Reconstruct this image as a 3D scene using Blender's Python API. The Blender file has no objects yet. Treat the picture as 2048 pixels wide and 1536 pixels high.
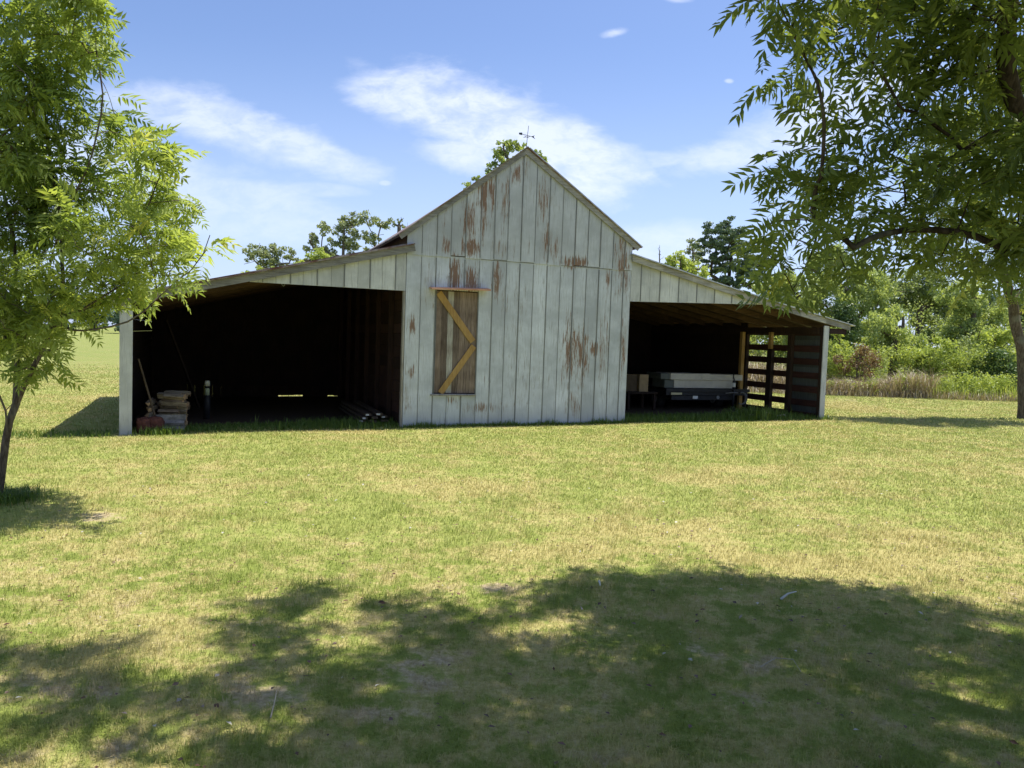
import bpy, math, random
import numpy as np
from mathutils import Matrix, Vector, Euler
random.seed(7); RNG = np.random.default_rng(7)
R = math.radians
sc = bpy.context.scene
col = sc.collection

# ------------------------------------------------------------------ camera
FPX = 1538.0; ROLL = R(2.0); TILT = R(3.27); EYE = 1.6
cd = bpy.data.cameras.new('camera'); cam = bpy.data.objects.new('camera', cd); col.objects.link(cam)
cd.sensor_width = 36; cd.lens = 36*FPX/2048; cd.clip_start = 0.05; cd.clip_end = 4000
cam.matrix_world = Matrix.Translation((0, 0, EYE)) @ Matrix.Rotation(R(90)-TILT, 4, 'X') @ Matrix.Rotation(ROLL, 4, 'Z')
sc.camera = cam

# ------------------------------------------------------------------ sun, sky, exposure
SUN = Vector((0.345, 0.180, 1.0)).normalized()
ld = bpy.data.lights.new('sun', 'SUN'); ld.energy = 4.15; ld.angle = R(0.55); ld.color = (1.0, 0.95, 0.86)
lo = bpy.data.objects.new('sun', ld); col.objects.link(lo)
lo.rotation_euler = SUN.to_track_quat('Z', 'Y').to_euler()
sc.view_settings.view_transform = 'Standard'; sc.view_settings.look = 'None'
sc.view_settings.exposure = 0.85; sc.view_settings.gamma = 1.0
sc.render.engine = 'CYCLES'
sc.cycles.max_bounces = 8; sc.cycles.transparent_max_bounces = 8

def ray(px, py):
    x = (px-1024)/FPX; y = (768-py)/FPX; z = -1.0
    c, s = math.cos(ROLL), math.sin(ROLL); x, y = c*x-s*y, s*x+c*y
    a = math.pi/2-TILT; c, s = math.cos(a), math.sin(a)
    return np.array([x, c*y-s*z, s*y+c*z])
def at(px, py, D):
    r = ray(px, py); return np.array([0, 0, EYE]) + r*(D/r[1])
def skyc(px, py):
    r = ray(px, py); return r[0]/r[1], r[2]/r[1]

class NT:
    """tiny node helper"""
    def __init__(s, nt): s.nt = nt; s.L = nt.links
    def n(s, t, **k):
        nd = s.nt.nodes.new(t)
        for a, b in k.items(): setattr(nd, a, b)
        return nd
    def put(s, sock, v):
        if isinstance(v, bpy.types.NodeSocket): s.L.new(v, sock)
        elif v is not None: sock.default_value = v
    def m(s, op, a, b=None, c=None, clamp=False):
        nd = s.n('ShaderNodeMath', operation=op, use_clamp=clamp)
        s.put(nd.inputs[0], a); s.put(nd.inputs[1], b); s.put(nd.inputs[2], c); return nd.outputs[0]
    def mix(s, f, a, b, mode='MIX'):
        nd = s.n('ShaderNodeMix', data_type='RGBA', blend_type=mode)
        s.put(nd.inputs[0], f)
        for i, v in ((6, a), (7, b)):
            if isinstance(v, tuple) and len(v) == 3: v = (*v, 1)
            s.put(nd.inputs[i], v)
        return nd.outputs[2]
    def noise(s, vec, scale, detail=4, rough=.55, dist=0, out=0):
        nd = s.n('ShaderNodeTexNoise'); s.put(nd.inputs['Vector'], vec); nd.inputs['Scale'].default_value = scale
        nd.inputs['Detail'].default_value = detail; nd.inputs['Roughness'].default_value = rough; nd.inputs['Distortion'].default_value = dist
        return nd.outputs[out]
    def mapr(s, v, a, b, c=0., d=1., smooth=True):
        nd = s.n('ShaderNodeMapRange', interpolation_type='SMOOTHSTEP' if smooth else 'LINEAR')
        s.put(nd.inputs[0], v)
        for i, q in enumerate((a, b, c, d)): s.put(nd.inputs[i+1], q)
        return nd.outputs[0]
    def mapping(s, vec, scale=(1, 1, 1), loc=(0, 0, 0), rot=(0, 0, 0)):
        nd = s.n('ShaderNodeMapping'); s.put(nd.inputs[0], vec); nd.inputs[1].default_value = loc; nd.inputs[2].default_value = rot; nd.inputs[3].default_value = scale
        return nd.outputs[0]
    def sep(s, v):
        nd = s.n('ShaderNodeSeparateXYZ'); s.put(nd.inputs[0], v); return nd.outputs
    def comb(s, x, y, z):
        nd = s.n('ShaderNodeCombineXYZ'); s.put(nd.inputs[0], x); s.put(nd.inputs[1], y); s.put(nd.inputs[2], z); return nd.outputs[0]
    def ell(s, x, y, cx, cy, rx, ry, rot=0.0):
        """normalised distance to an ellipse centre"""
        dx = s.m('SUBTRACT', x, cx); dy = s.m('SUBTRACT', y, cy); c, q = math.cos(rot), math.sin(rot)
        a = s.m('ADD', s.m('MULTIPLY', dx, c/rx), s.m('MULTIPLY', dy, q/rx))
        b = s.m('SUBTRACT', s.m('MULTIPLY', dy, c/ry), s.m('MULTIPLY', dx, q/ry))
        return s.m('SQRT', s.m('ADD', s.m('MULTIPLY', a, a), s.m('MULTIPLY', b, b)))

w = bpy.data.worlds.new('World'); sc.world = w; w.use_nodes = True
N = NT(w.node_tree); w.node_tree.nodes.clear()
sky = N.n('ShaderNodeTexSky', sky_type='NISHITA'); sky.sun_disc = False
sky.sun_elevation = math.asin(SUN.z); sky.sun_rotation = math.atan2(SUN.x, SUN.y)
sky.air_density = 1.0; sky.dust_density = 0.9; sky.ozone_density = 1.6
tc = N.n('ShaderNodeTexCoord'); X, Y, Z = N.sep(tc.outputs['Generated'])
Yc = N.m('MAXIMUM', N.m('ABSOLUTE', Y), 0.12); A = N.m('DIVIDE', X, Yc); Eh = N.m('DIVIDE', Z, Yc)
cv = N.comb(A, Eh, Y)
wob = N.noise(N.mapping(cv, (1, 2.2, 1), rot=(0, 0, R(-18))), 5.5, 8, .62, .3)
wob2 = N.noise(N.mapping(cv, (1, 1.6, 1), rot=(0, 0, R(-25))), 19, 6, .6, .4)
puff = N.m('ADD', N.m('MULTIPLY', wob, .75), N.m('MULTIPLY', wob2, .25))
dens = None
for (px, py, rx, ry, ang, k) in ((860, 215, 200, 62, -18, 1.0), (1010, 255, 260, 82, -23, 1.15), (1150, 285, 170, 50, -20, 1.0), (930, 310, 130, 34, -5, .9),
        (430, 245, 270, 60, -14, .85), (560, 290, 220, 40, -14, .8), (330, 210, 230, 40, -5, .6), (1500, 300, 190, 36, 12, .75), (1640, 235, 230, 60, 22, .85), (1750, 170, 160, 50, 10, .8),
        (1228, 66, 36, 13, 12, .75), (1458, 162, 12, 6, 0, .6), (420, 385, 300, 42, -6, .55), (640, 382, 90, 16, 0, .4), (520, 440, 260, 60, -3, .45), (770, 366, 14, 6, 0, .5),
        (1340, 500, 190, 50, 0, .6), (1300, 320, 120, 18, 3, .55), (1360, -2, 34, 9, 0, .6), (100, 330, 400, 90, 0, .7)):
    a, e = skyc(px, py)
    dd = N.ell(A, Eh, a, e, rx/FPX, ry/FPX, R(ang))
    f = N.m('MULTIPLY', N.mapr(N.m('ADD', dd, N.m('MULTIPLY', N.m('SUBTRACT', puff, .5), 2.6)), 0.45, 1.15, 1, 0), k)
    dens = f if dens is None else N.m('MAXIMUM', dens, f)
wob3 = N.noise(N.mapping(cv, (1, 2.6, 1), rot=(0, 0, R(-20))), 42, 5, .65, .5)
dens = N.m('MULTIPLY', dens, N.m('MULTIPLY', N.mapr(wob2, .28, .6, .48, 1.0), N.mapr(wob3, .3, .6, .75, 1.0)))
# thin veil low in the sky, and broken clouds behind the camera
veil = N.mapr(Eh, 0.0, 0.40, .62, 0.0)
back = N.m('MULTIPLY', N.mapr(Y, 0.05, -.3), N.mapr(puff, .5, .62))
cf = N.m('MAXIMUM', N.m('MULTIPLY', N.m('MINIMUM', dens, 1.0), .74), N.m('MULTIPLY', back, .6))
sk = N.mix(1.0, sky.outputs[0], (1.0, 1.05, 1.25, 1), 'MULTIPLY')
sk = N.mix(veil, sk, (4.9, 6.0, 8.7))
skc = N.mix(cf, sk, (7.1, 7.6, 8.9))
bg = N.n('ShaderNodeBackground'); N.L.new(skc, bg.inputs[0]); bg.inputs[1].default_value = 0.080
wo = N.n('ShaderNodeOutputWorld'); N.L.new(bg.outputs[0], wo.inputs[0])

# ------------------------------------------------------------------ bookkeeping helpers
def tag(o, label=None, cat=None, group=None, kind=None):
    if label: o['label'] = label
    if cat: o['category'] = cat
    if group: o['group'] = group
    if kind: o['kind'] = kind
    return o
def empty(name, loc, rz=0, **k):
    o = bpy.data.objects.new(name, None); col.objects.link(o); o.location = tuple(float(v) for v in loc); o.rotation_euler = (0, 0, rz)
    o.empty_display_size = .2
    return tag(o, **k)
def np_mesh(name, V, faces, mats, parent=None, tint=None, smooth=False, mi=None):
    """V (n,3); faces: list of (m,k) int arrays; tint: per-point float"""
    me = bpy.data.meshes.new(name); V = np.ascontiguousarray(V, dtype=np.float32)
    me.vertices.add(len(V)); me.vertices.foreach_set('co', V.ravel())
    fl = [np.asarray(f, dtype=np.int32) for f in faces if len(f)]
    loops = np.concatenate([f.ravel() for f in fl]); tot = np.concatenate([np.full(len(f), f.shape[1], np.int32) for f in fl])
    start = np.concatenate([[0], np.cumsum(tot)[:-1]]).astype(np.int32)
    me.loops.add(len(loops)); me.loops.foreach_set('vertex_index', loops)
    me.polygons.add(len(tot)); me.polygons.foreach_set('loop_start', start); me.polygons.foreach_set('loop_total', tot)
    if mi is not None: me.polygons.foreach_set('material_index', np.asarray(mi, np.int32))
    if smooth: me.polygons.foreach_set('use_smooth', np.ones(len(tot), bool))
    me.update(calc_edges=True); me.validate()
    if tint is not None:
        at_ = me.attributes.new('tint', 'FLOAT', 'POINT'); at_.data.foreach_set('value', np.asarray(tint, np.float32))
    for m_ in (mats if isinstance(mats, (list, tuple)) else [mats]): me.materials.append(m_)
    o = bpy.data.objects.new(name, me); col.objects.link(o)
    if parent is not None: o.parent = parent
    return o
class MB:
    """collects boxes, prisms and tubes into one mesh"""
    def __init__(s): s.V = []; s.F = []; s.T = []; s.M = []; s.n = 0
    def add(s, V, F, t=None, m=0):
        if t is None: t = random.random()
        s.V += [tuple(v) for v in V]; s.T += [t]*len(V); s.F += [tuple(i+s.n for i in f) for f in F]; s.M += [m]*len(F); s.n += len(V)
    def box(s, a, b, t=None, m=0, jit=0.0):
        x0, y0, z0 = a; x1, y1, z1 = b
        V = [(x, y, z) for z in (z0, z1) for y in (y0, y1) for x in (x0, x1)]
        if jit: V = [tuple(c+random.uniform(-jit, jit) for c in v) for v in V]
        s.add(V, [(0, 2, 3, 1), (4, 5, 7, 6), (0, 1, 5, 4), (2, 6, 7, 3), (0, 4, 6, 2), (1, 3, 7, 5)], t, m)
    def prism(s, poly, y0, y1, t=None, m=0):
        """poly in (x,z), extruded along y"""
        n = len(poly); V = [(x, y0, z) for x, z in poly]+[(x, y1, z) for x, z in poly]
        F = [tuple(range(n)), tuple(range(2*n-1, n-1, -1))]+[(i, i+n, (i+1) % n+n, (i+1) % n) for i in range(n)]
        s.add(V, F, t, m)
    def tube(s, pts, rad, k=8, t=None, m=0, cap=True):
        pts = [Vector(p) for p in pts]; rad = rad if hasattr(rad, '__len__') else [rad]*len(pts)
        V = []; F = []; up = None
        for i, p in enumerate(pts):
            d = (pts[min(i+1, len(pts)-1)]-pts[max(i-1, 0)]).normalized()
            if up is None: up = d.orthogonal().normalized()
            up = (up-d*up.dot(d)).normalized(); q = d.cross(up)
            for j in range(k):
                a = 2*math.pi*j/k; V.append(p+(up*math.cos(a)+q*math.sin(a))*rad[i])
        for i in range(len(pts)-1):
            for j in range(k): F.append((i*k+j, i*k+(j+1) % k, (i+1)*k+(j+1) % k, (i+1)*k+j))
        if cap: F.append(tuple(range(k-1, -1, -1))); F.append(tuple((len(pts)-1)*k+j for j in range(k)))
        s.add(V, F, t, m)
    def build(s, name, mats, parent=None, smooth=False, bevel=0):
        me = bpy.data.meshes.new(name); me.from_pydata(s.V, [], s.F)
        for m_ in (mats if isinstance(mats, (list, tuple)) else [mats]): me.materials.append(m_)
        me.polygons.foreach_set('material_index', s.M)
        if smooth: me.polygons.foreach_set('use_smooth', [True]*len(s.F))
        a = me.attributes.new('tint', 'FLOAT', 'POINT'); a.data.foreach_set('value', s.T)
        me.update(); o = bpy.data.objects.new(name, me); col.objects.link(o)
        if parent is not None: o.parent = parent
        if bevel:
            b = o.modifiers.new('bevel', 'BEVEL'); b.width = bevel; b.segments = 2; b.limit_method = 'ANGLE'
        return o

# ------------------------------------------------------------------ barn frame: u along the front, w back, z up
TH = R(22); O = np.array([-1.89, 13.36])
U2 = np.array([math.cos(TH), math.sin(TH)]); W2 = np.array([-math.sin(TH), math.cos(TH)])
def uw(u, w_): return O+U2*u+W2*w_
def to_uw(x, y): d = np.array([x, y])-O; return d@U2, d@W2
def wall(px, py, wd=0.0):
    """point of the front plane (shifted back by wd) seen at a photo pixel -> (u, z)"""
    r = ray(px, py); n3 = np.array([*W2, 0]); o3 = np.array([*(O+W2*wd), 0])
    t = ((o3-[0, 0, EYE])@n3)/(r@n3); q = np.array([0, 0, EYE])+r*t-o3
    return q[0]*U2[0]+q[1]*U2[1], q[2]
def gz(x, y):
    """ground height"""
    x = np.asarray(x, float); y = np.asarray(y, float)
    u = (x-O[0])*U2[0]+(y-O[1])*U2[1]
    g = 0.11*np.tanh(u*0.013/0.11)
    far = np.clip((y-28)/120, 0, 1)
    g = g+far*far*1.1*np.clip((25-x)/40, 0, 1)
    g = g+0.012*np.sin(x*1.3+.4)*np.sin(y*1.1+1.1)*np.clip(1-(y-12)/20, 0, 1)
    return g
def gp(px, py):
    """ground point at a photo pixel"""
    r = ray(px, py); z = 0.0
    for _ in range(8):
        t = (z-EYE)/r[2]; p = np.array([0, 0, EYE])+r*t; z = float(gz(p[0], p[1]))
    return np.array([p[0], p[1], z])

# ------------------------------------------------------------------ materials
def mat(name, rough=.8, spec=.3):
    m_ = bpy.data.materials.new(name); m_.use_nodes = True; nt = m_.node_tree
    b = nt.nodes['Principled BSDF']; b.inputs['Roughness'].default_value = rough; b.inputs['Specular IOR Level'].default_value = spec
    return m_, NT(nt), b
def attr(N, name='tint'):
    a = N.n('ShaderNodeAttribute'); a.attribute_name = name; return a.outputs['Fac']
def bump(N, b, h, dist=.01, strength=.6):
    n = N.n('ShaderNodeBump'); n.inputs['Distance'].default_value = dist; n.inputs['Strength'].default_value = strength
    N.put(n.inputs['Height'], h); N.L.new(n.outputs[0], b.inputs['Normal'])
def objco(N): return N.n('ShaderNodeTexCoord').outputs['Object']

def wood(name, c0, c1, grain=(14, 14, .9), tintamt=.5, rough=.85, metal=0, bumpd=.004):
    m_, N, b = mat(name, rough)
    co = objco(N); g = N.noise(N.mapping(co, grain), 3.0, 8, .65, .2); g2 = N.noise(co, 2.3, 5, .6)
    f = N.m('ADD', N.m('MULTIPLY', g, .6), N.m('MULTIPLY', g2, .4)); f = N.mapr(f, .33, .67)
    c = N.mix(f, c0, c1)
    t = N.m('ADD', N.m('MULTIPLY', attr(N), tintamt), 1-tintamt/2)
    c = N.mix(1.0, c, N.comb(t, t, t), 'MULTIPLY')
    N.put(b.inputs['Base Color'], c); b.inputs['Metallic'].default_value = metal
    bump(N, b, g, bumpd); return m_
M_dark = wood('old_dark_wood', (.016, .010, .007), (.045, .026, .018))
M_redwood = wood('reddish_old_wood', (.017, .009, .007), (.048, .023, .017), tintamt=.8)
M_under = wood('roof_deck_wood', (.045, .026, .015), (.10, .058, .034), grain=(1.2, 14, 14))
M_grey = wood('grey_weathered_wood', (.16, .145, .125), (.36, .34, .31), grain=(14, 14, 1.2))
M_rake = wood('grey_rake_wood', (.17, .16, .145), (.38, .37, .35), grain=(1.2, 14, 14))
M_gold = wood('new_yellow_lumber', (.27, .16, .055), (.42, .27, .10), grain=(20, 20, 1.5), tintamt=.2)
M_slat = wood('dark_red_slat_wood', (.030, .012, .009), (.075, .030, .022), grain=(14, 1, 14))
M_lumber = wood('stacked_lumber', (.05, .035, .025), (.11, .08, .055), grain=(14, 1, 14))
M_white = wood('pale_end_paint', (.45, .45, .42), (.62, .62, .58))

def paint_mat(name, patches, base=(.525, .555, .61), peel=.5):
    """old pale paint on vertical boards: streaks, bare brown patches, grey runs"""
    m_, N, b = mat(name, .72, .25)
    co = objco(N); x, y, z = N.sep(co)
    t = attr(N); cob = N.n('ShaderNodeVectorMath', operation='ADD'); N.put(cob.inputs[0], co); N.put(cob.inputs[1], N.comb(0.0, 0.0, N.m('MULTIPLY', t, 5.0))); cob = cob.outputs[0]
    streak = N.noise(N.mapping(cob, (22, 22, 1.3)), 2.2, 8, .68, .15)
    mott = N.noise(co, 2.1, 6, .62); fine = N.noise(N.mapping(co, (60, 60, 7)), 1.5, 5, .6)
    pale = N.mix(N.mapr(mott, .35, .68), tuple(v*.80 for v in base), tuple(v*1.10 for v in base))
    tv = N.m('ADD', N.m('MULTIPLY', t, .26), .87); pale = N.mix(1.0, pale, N.comb(tv, tv, tv), 'MULTIPLY')
    grey = N.mapr(N.m('ADD', N.m('MULTIPLY', streak, .75), N.m('MULTIPLY', mott, .25)), .50, .66)
    c = N.mix(N.m('MULTIPLY', grey, .62), pale, (.24, .24, .245))
    c = N.mix(N.m('MULTIPLY', N.mapr(N.m('ADD', z, N.m('MULTIPLY', mott, .6)), 3.1, 3.7), .32), c, (.27, .27, .265))
    dist_ = N.m('ADD', N.m('MULTIPLY', N.m('SUBTRACT', streak, .5), -3.0), N.m('MULTIPLY', N.m('SUBTRACT', N.noise(N.mapping(cob, (9, 9, 2.2)), 1.7, 5, .6), .5), 2.4))
    mask = None
    for (px, py, rx, ry, k) in patches:
        u, v = wall(px, py); D = 13.4+.375*u
        d = N.ell(x, z, u, v, rx/FPX*D, ry/FPX*D)
        f = N.m('MULTIPLY', N.mapr(N.m('ADD', d, dist_), 0.1, 1.7, 1, 0), k)
        mask = f if mask is None else N.m('MAXIMUM', mask, f)
    edge = N.m('ADD', N.m('MULTIPLY', streak, .6), N.m('MULTIPLY', fine, .4))
    if mask is not None:
        bare = N.mapr(N.m('ADD', edge, N.m('MULTIPLY', mask, .45)), .74, .80)
        bare2 = N.mapr(N.m('ADD', edge, N.m('MULTIPLY', mask, .45)), .60, .76)
        c = N.mix(N.m('MULTIPLY', bare2, .6), c, (.27, .235, .20))
        c = N.mix(bare, c, N.mix(fine, (.14, .085, .062), (.29, .185, .135)))
    few = N.mapr(N.m('ADD', edge, N.m('MULTIPLY', mott, .35*peel*2)), .79, .85)
    c = N.mix(N.m('MULTIPLY', few, .75), c, (.22, .16, .125))
    # damp dirt near the ground
    dirt = N.m('MULTIPLY', N.mapr(z, .5, 0.0), N.mapr(mott, .3, .6))
    c = N.mix(N.m('MULTIPLY', dirt, .35), c, (.20, .19, .14))
    N.put(b.inputs['Base Color'], c); bump(N, b, N.m('ADD', edge, N.m('MULTIPLY', grey, -.3)), .004, .7)
    return m_
PATCH = [(968, 395, 14, 32, .95), (984, 385, 9, 35, .8), (938, 440, 14, 45, .65), (942, 495, 22, 16, .95), (893, 493, 7, 16, .9), (910, 550, 12, 36, 1.0), (941, 560, 16, 26, 1.0),
    (994, 560, 9, 34, .85), (1035, 348, 10, 20, .85), (1050, 335, 14, 45, .4), (1010, 400, 8, 50, .55), (968, 450, 10, 30, .6), (1000, 500, 22, 20, .45), (1088, 400, 14, 45, .6), (1095, 480, 12, 35, .65), (1150, 525, 26, 12, .95),
    (1110, 500, 10, 25, .6), (887, 410, 16, 50, .4), (1216, 560, 6, 22, .7), (1245, 520, 14, 60, .7), (1250, 560, 16, 40, .5), (825, 652, 8, 22, .8), (822, 745, 9, 14, .6), (1140, 700, 18, 60, .7), (1165, 710, 16, 45, .75), (1190, 697, 12, 14, .95),
    (1163, 745, 8, 30, .6), (1010, 590, 8, 40, .4), (965, 815, 40, 10, .6), (905, 800, 12, 8, .6), (1148, 810, 20, 25, .5), (1245, 700, 8, 60, .6), (1206, 700, 14, 70, .45), (815, 800, 8, 40, .45), (1040, 620, 14, 60, .3), (860, 580, 16, 40, .4), (1055, 760, 40, 60, .25)]
M_paint = paint_mat('peeling_white_board_paint', PATCH)
M_paint2 = paint_mat('dull_white_board_paint', [], base=(.54, .55, .55), peel=.3)
M_seam = wood('dark_batten_and_shade_line', (.13, .135, .14), (.25, .255, .26), tintamt=.3)
M_shut = wood('bare_brown_shutter_wood', (.085, .060, .045), (.24, .185, .15), grain=(26, 26, 1.2), tintamt=.55)
M_shutpale = wood('pale_peeling_shutter_board', (.20, .17, .14), (.50, .49, .45), grain=(26, 26, 1.6), tintamt=.2)
def rust_mat():
    m_, N, b = mat('rusty_sheet_metal', .7, .4); co = objco(N)
    f = N.mapr(N.noise(co, 3.5, 7, .65), .35, .65)
    N.put(b.inputs['Base Color'], N.mix(f, (.13, .055, .035), (.33, .30, .28))); b.inputs['Metallic'].default_value = .25
    bump(N, b, N.noise(co, 30, 4), .003); return m_
M_rust = rust_mat()
M_header = wood('rusty_pink_shelf', (.42, .20, .12), (.62, .36, .25), grain=(2, 14, 14), tintamt=.1)
def plain(name, c, rough=.5, metal=0, var=.25, sc_=9):
    m_, N, b = mat(name, rough); co = objco(N); f = N.noise(co, sc_, 6, .6)
    N.put(b.inputs['Base Color'], N.mix(N.mapr(f, .3, .7), tuple(v*(1-var) for v in c), tuple(min(1, v*(1+var)) for v in c)))
    b.inputs['Metallic'].default_value = metal; bump(N, b, f, .002, .4); return m_
M_black = plain('black_painted_steel', (0.025, 0.025, 0.028), .5)
M_beige = plain('beige_plastic_lid', (0.578, 0.542, 0.464), .55, var=.10, sc_=4)
M_beiged = plain('dull_grey_green_plastic', (0.111, 0.124, 0.111), .6, var=.12)
M_card = plain('brown_cardboard', (0.338, 0.247, 0.143), .85, var=.12)
M_cardd = plain('dark_cardboard_side', (.09, .065, .04), .85, var=.15)
M_rub = plain('black_rubber', (.015, .015, .015), .8)
M_tin = plain('galvanised_tin', (.40, .41, .42), .45, .6)
M_iron = plain('dark_iron', (.05, .06, .075), .6, .3)
M_label = plain('white_paper_label', (.75, .75, .72), .6, var=.05)
M_amber = plain('pale_amber_reflector', (.55, .50, .30), .35, var=.08)
M_hose = plain('grey_hose', (.25, .25, .24), .5)
M_can = plain('pale_green_tin', (.42, .46, .30), .5, var=.1)
M_redclay = plain('red_brown_clay', (0.121, 0.045, 0.032), .95, var=.4, sc_=22)
M_stone = plain('grey_rough_stone', (0.200, 0.184, 0.173), .95, var=.4, sc_=14)
def log_mat():
    m_, N, b = mat('firewood_bark', .95, .1); co = objco(N); f = N.noise(N.mapping(co, (2, 14, 14)), 2.6, 8, .7)
    g = N.noise(co, 5, 4)
    c = N.mix(N.mapr(f, .3, .7), (.11, .085, .055), (.46, .39, .28)); oi = N.n('ShaderNodeObjectInfo').outputs['Random']
    c = N.mix(N.m('MULTIPLY', oi, .5), c, (.24, .14, .085)); c = N.mix(N.mapr(g, .55, .75, 0, .5), c, (.12, .13, .06))
    N.put(b.inputs['Base Color'], c); bump(N, b, f, .012); return m_
M_log = log_mat(); M_end = wood('split_wood_end', (.22, .12, .06), (.50, .34, .18), grain=(4, 9, 9))
def bark_mat(name, c0, c1):
    m_, N, b = mat(name, .95, .1); co = objco(N); f = N.noise(N.mapping(co, (16, 16, 3.5)), 2.2, 8, .7, .4)
    g = N.noise(co, 3.1, 4)
    c = N.mix(N.mapr(f, .32, .68), c0, c1); c = N.mix(N.mapr(g, .5, .7, 0, .45), c, (.22, .23, .19))
    N.put(b.inputs['Base Color'], c); bump(N, b, f, .012, .8); return m_
M_bark = bark_mat('pecan_bark', (.05, .038, .028), (.17, .14, .11))
M_barkd = bark_mat('dark_bark', (.03, .024, .018), (.09, .07, .055))
def leaf_mat(name, c0, c1, c2, trans=.38, tcol=None, rough=.45):
    """tint 0..1: c0 -> c1, above .8 -> c2 (young yellowish leaves)"""
    m_ = bpy.data.materials.new(name); m_.use_nodes = True; nt = m_.node_tree; N = NT(nt)
    b = nt.nodes['Principled BSDF']; out = nt.nodes['Material Output']
    t = attr(N); c = N.mix(N.mapr(t, 0, .75, smooth=False), c0, c1); c = N.mix(N.mapr(t, .78, 1.0), c, c2)
    N.put(b.inputs['Base Color'], c); b.inputs['Roughness'].default_value = rough; b.inputs['Specular IOR Level'].default_value = .35
    tr = N.n('ShaderNodeBsdfTranslucent'); c_t = N.mix(1.0, c, (1.32, 1.25, .68, 1), 'MULTIPLY'); N.L.new(c_t, tr.inputs[0])
    mx = N.n('ShaderNodeMixShader'); mx.inputs[0].default_value = trans
    N.L.new(b.outputs[0], mx.inputs[1]); N.L.new(tr.outputs[0], mx.inputs[2]); N.L.new(mx.outputs[0], out.inputs[0])
    return m_
L_left = leaf_mat('young_tree_leaves', (.14, .225, .06), (.37, .45, .12), (.50, .53, .16), .52)
L_pecan = leaf_mat('pecan_leaves', (.10, .15, .05), (.23, .30, .075), (.42, .45, .11), .5)
L_oak = leaf_mat('oak_leaves', (.16, .20, .12), (.32, .37, .20), (.42, .45, .24), .35)
L_bright = leaf_mat('bright_scrub_leaves', (.24, .32, .085), (.44, .52, .14), (.55, .58, .2), .42)
L_willow = leaf_mat('willow_leaves', (.20, .275, .10), (.42, .50, .19), (.52, .58, .22), .42)
L_mid = leaf_mat('mid_green_leaves', (.15, .205, .085), (.32, .39, .155), (.44, .48, .2), .38)
L_pine = leaf_mat('pine_needles', (.07, .115, .075), (.16, .225, .125), (.24, .29, .15), .2)
L_dark = leaf_mat('dark_cedar_leaves', (0.053, 0.098, 0.033), (0.128, 0.203, 0.068), (0.225, 0.300, 0.090), .2)
L_far = leaf_mat('distant_leaves', (0.105, 0.165, 0.120), (0.180, 0.255, 0.165), (0.240, 0.315, 0.195), .2)
L_redbr = leaf_mat('reddish_brown_scrub', (0.149, 0.098, 0.057), (0.310, 0.218, 0.115), (0.322, 0.322, 0.127), .25)
L_dead = leaf_mat('dead_tan_stems', (.22, .175, .11), (.44, .37, .26), (.55, .49, .36), .15)

# lawn colour shared by the ground sheet and the blades
PATCHES = []   # (x, y, rx, ry, strength, kind)  kind 0 dry grass, 1 bare soil, 2 greener
def gpatch(px, py, rx, ry, k, kind):
    p = gp(px, py); D = p[1]; PATCHES.append((p[0], p[1], rx/FPX*D, max(ry*D*D/(FPX*EYE), .12), k, kind))
for a in ((205, 1034, 70, 12, 1.0, 1), (60, 1058, 80, 8, .5, 1), (900, 975, 170, 22, .5, 0), (1420, 960, 120, 12, .6, 0), (1290, 1050, 180, 30, .6, 0), (1430, 1085, 60, 40, .75, 0),
          (1100, 1105, 200, 20, .75, 0), (1650, 1130, 260, 32, .8, 0), (1880, 1110, 140, 45, .75, 0), (290, 1280, 110, 60, .85, 0), (100, 1330, 160, 60, .4, 0), (20, 1190, 60, 12, .7, 1), (900, 858, 60, 3, .6, 1), (1010, 856, 40, 3, .5, 1), (1180, 853, 60, 3, .6, 1), (830, 862, 40, 3, .6, 1), (480, 1330, 60, 20, .35, 1),
          (1710, 815, 80, 16, .8, 0), (1700, 800, 40, 6, .7, 1), (1790, 838, 60, 6, .6, 1), (980, 1175, 70, 16, .6, 1), (1560, 940, 200, 12, .4, 0), (1900, 905, 120, 12, .5, 0), (520, 1390, 130, 34, .75, 1), (800, 1350, 90, 45, .6, 1), (760, 1430, 100, 30, .6, 1),
          (1390, 1300, 50, 12, .9, 1), (1500, 1325, 70, 22, .5, 1), (870, 1310, 80, 20, .5, 1), (1480, 1400, 70, 20, .6, 1), (120, 1380, 150, 30, .5, 1), (250, 1500, 90, 30, .5, 1), (1230, 1420, 80, 30, .3, 1), (500, 1240, 110, 18, .45, 1),
          (1050, 1500, 90, 30, .35, 1), (330, 880, 120, 5, .5, 0), (640, 862, 200, 5, .5, 0), (250, 872, 40, 6, .8, 1), (1150, 985, 90, 20, -.3, 0), (690, 1040, 280, 60, .7, 2), (480, 1100, 260, 70, .6, 2), (1450, 880, 400, 22, .6, 2), (1770, 1030, 200, 30, .7, 2), (700, 900, 420, 20, .4, 2), (180, 800, 90, 12, .35, 0)):
    gpatch(*a)
g_ = bpy.data.node_groups.new('lawn_colour', 'ShaderNodeTree')
g_.interface.new_socket('Color', in_out='OUTPUT', socket_type='NodeSocketColor')
g_.interface.new_socket('Bare', in_out='OUTPUT', socket_type='NodeSocketFloat')
N = NT(g_); go = N.n('NodeGroupOutput'); P = N.n('ShaderNodeNewGeometry').outputs['Position']; x, y, z = N.sep(P)
P2 = N.comb(x, y, 0.0)
n1 = N.noise(P2, .45, 6, .62); n2 = N.noise(P2, 1.9, 6, .65); n3 = N.noise(P2, 7.0, 5, .65); n4 = N.noise(P2, 28, 4, .6)
ssum = [None, None, None]
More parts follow.
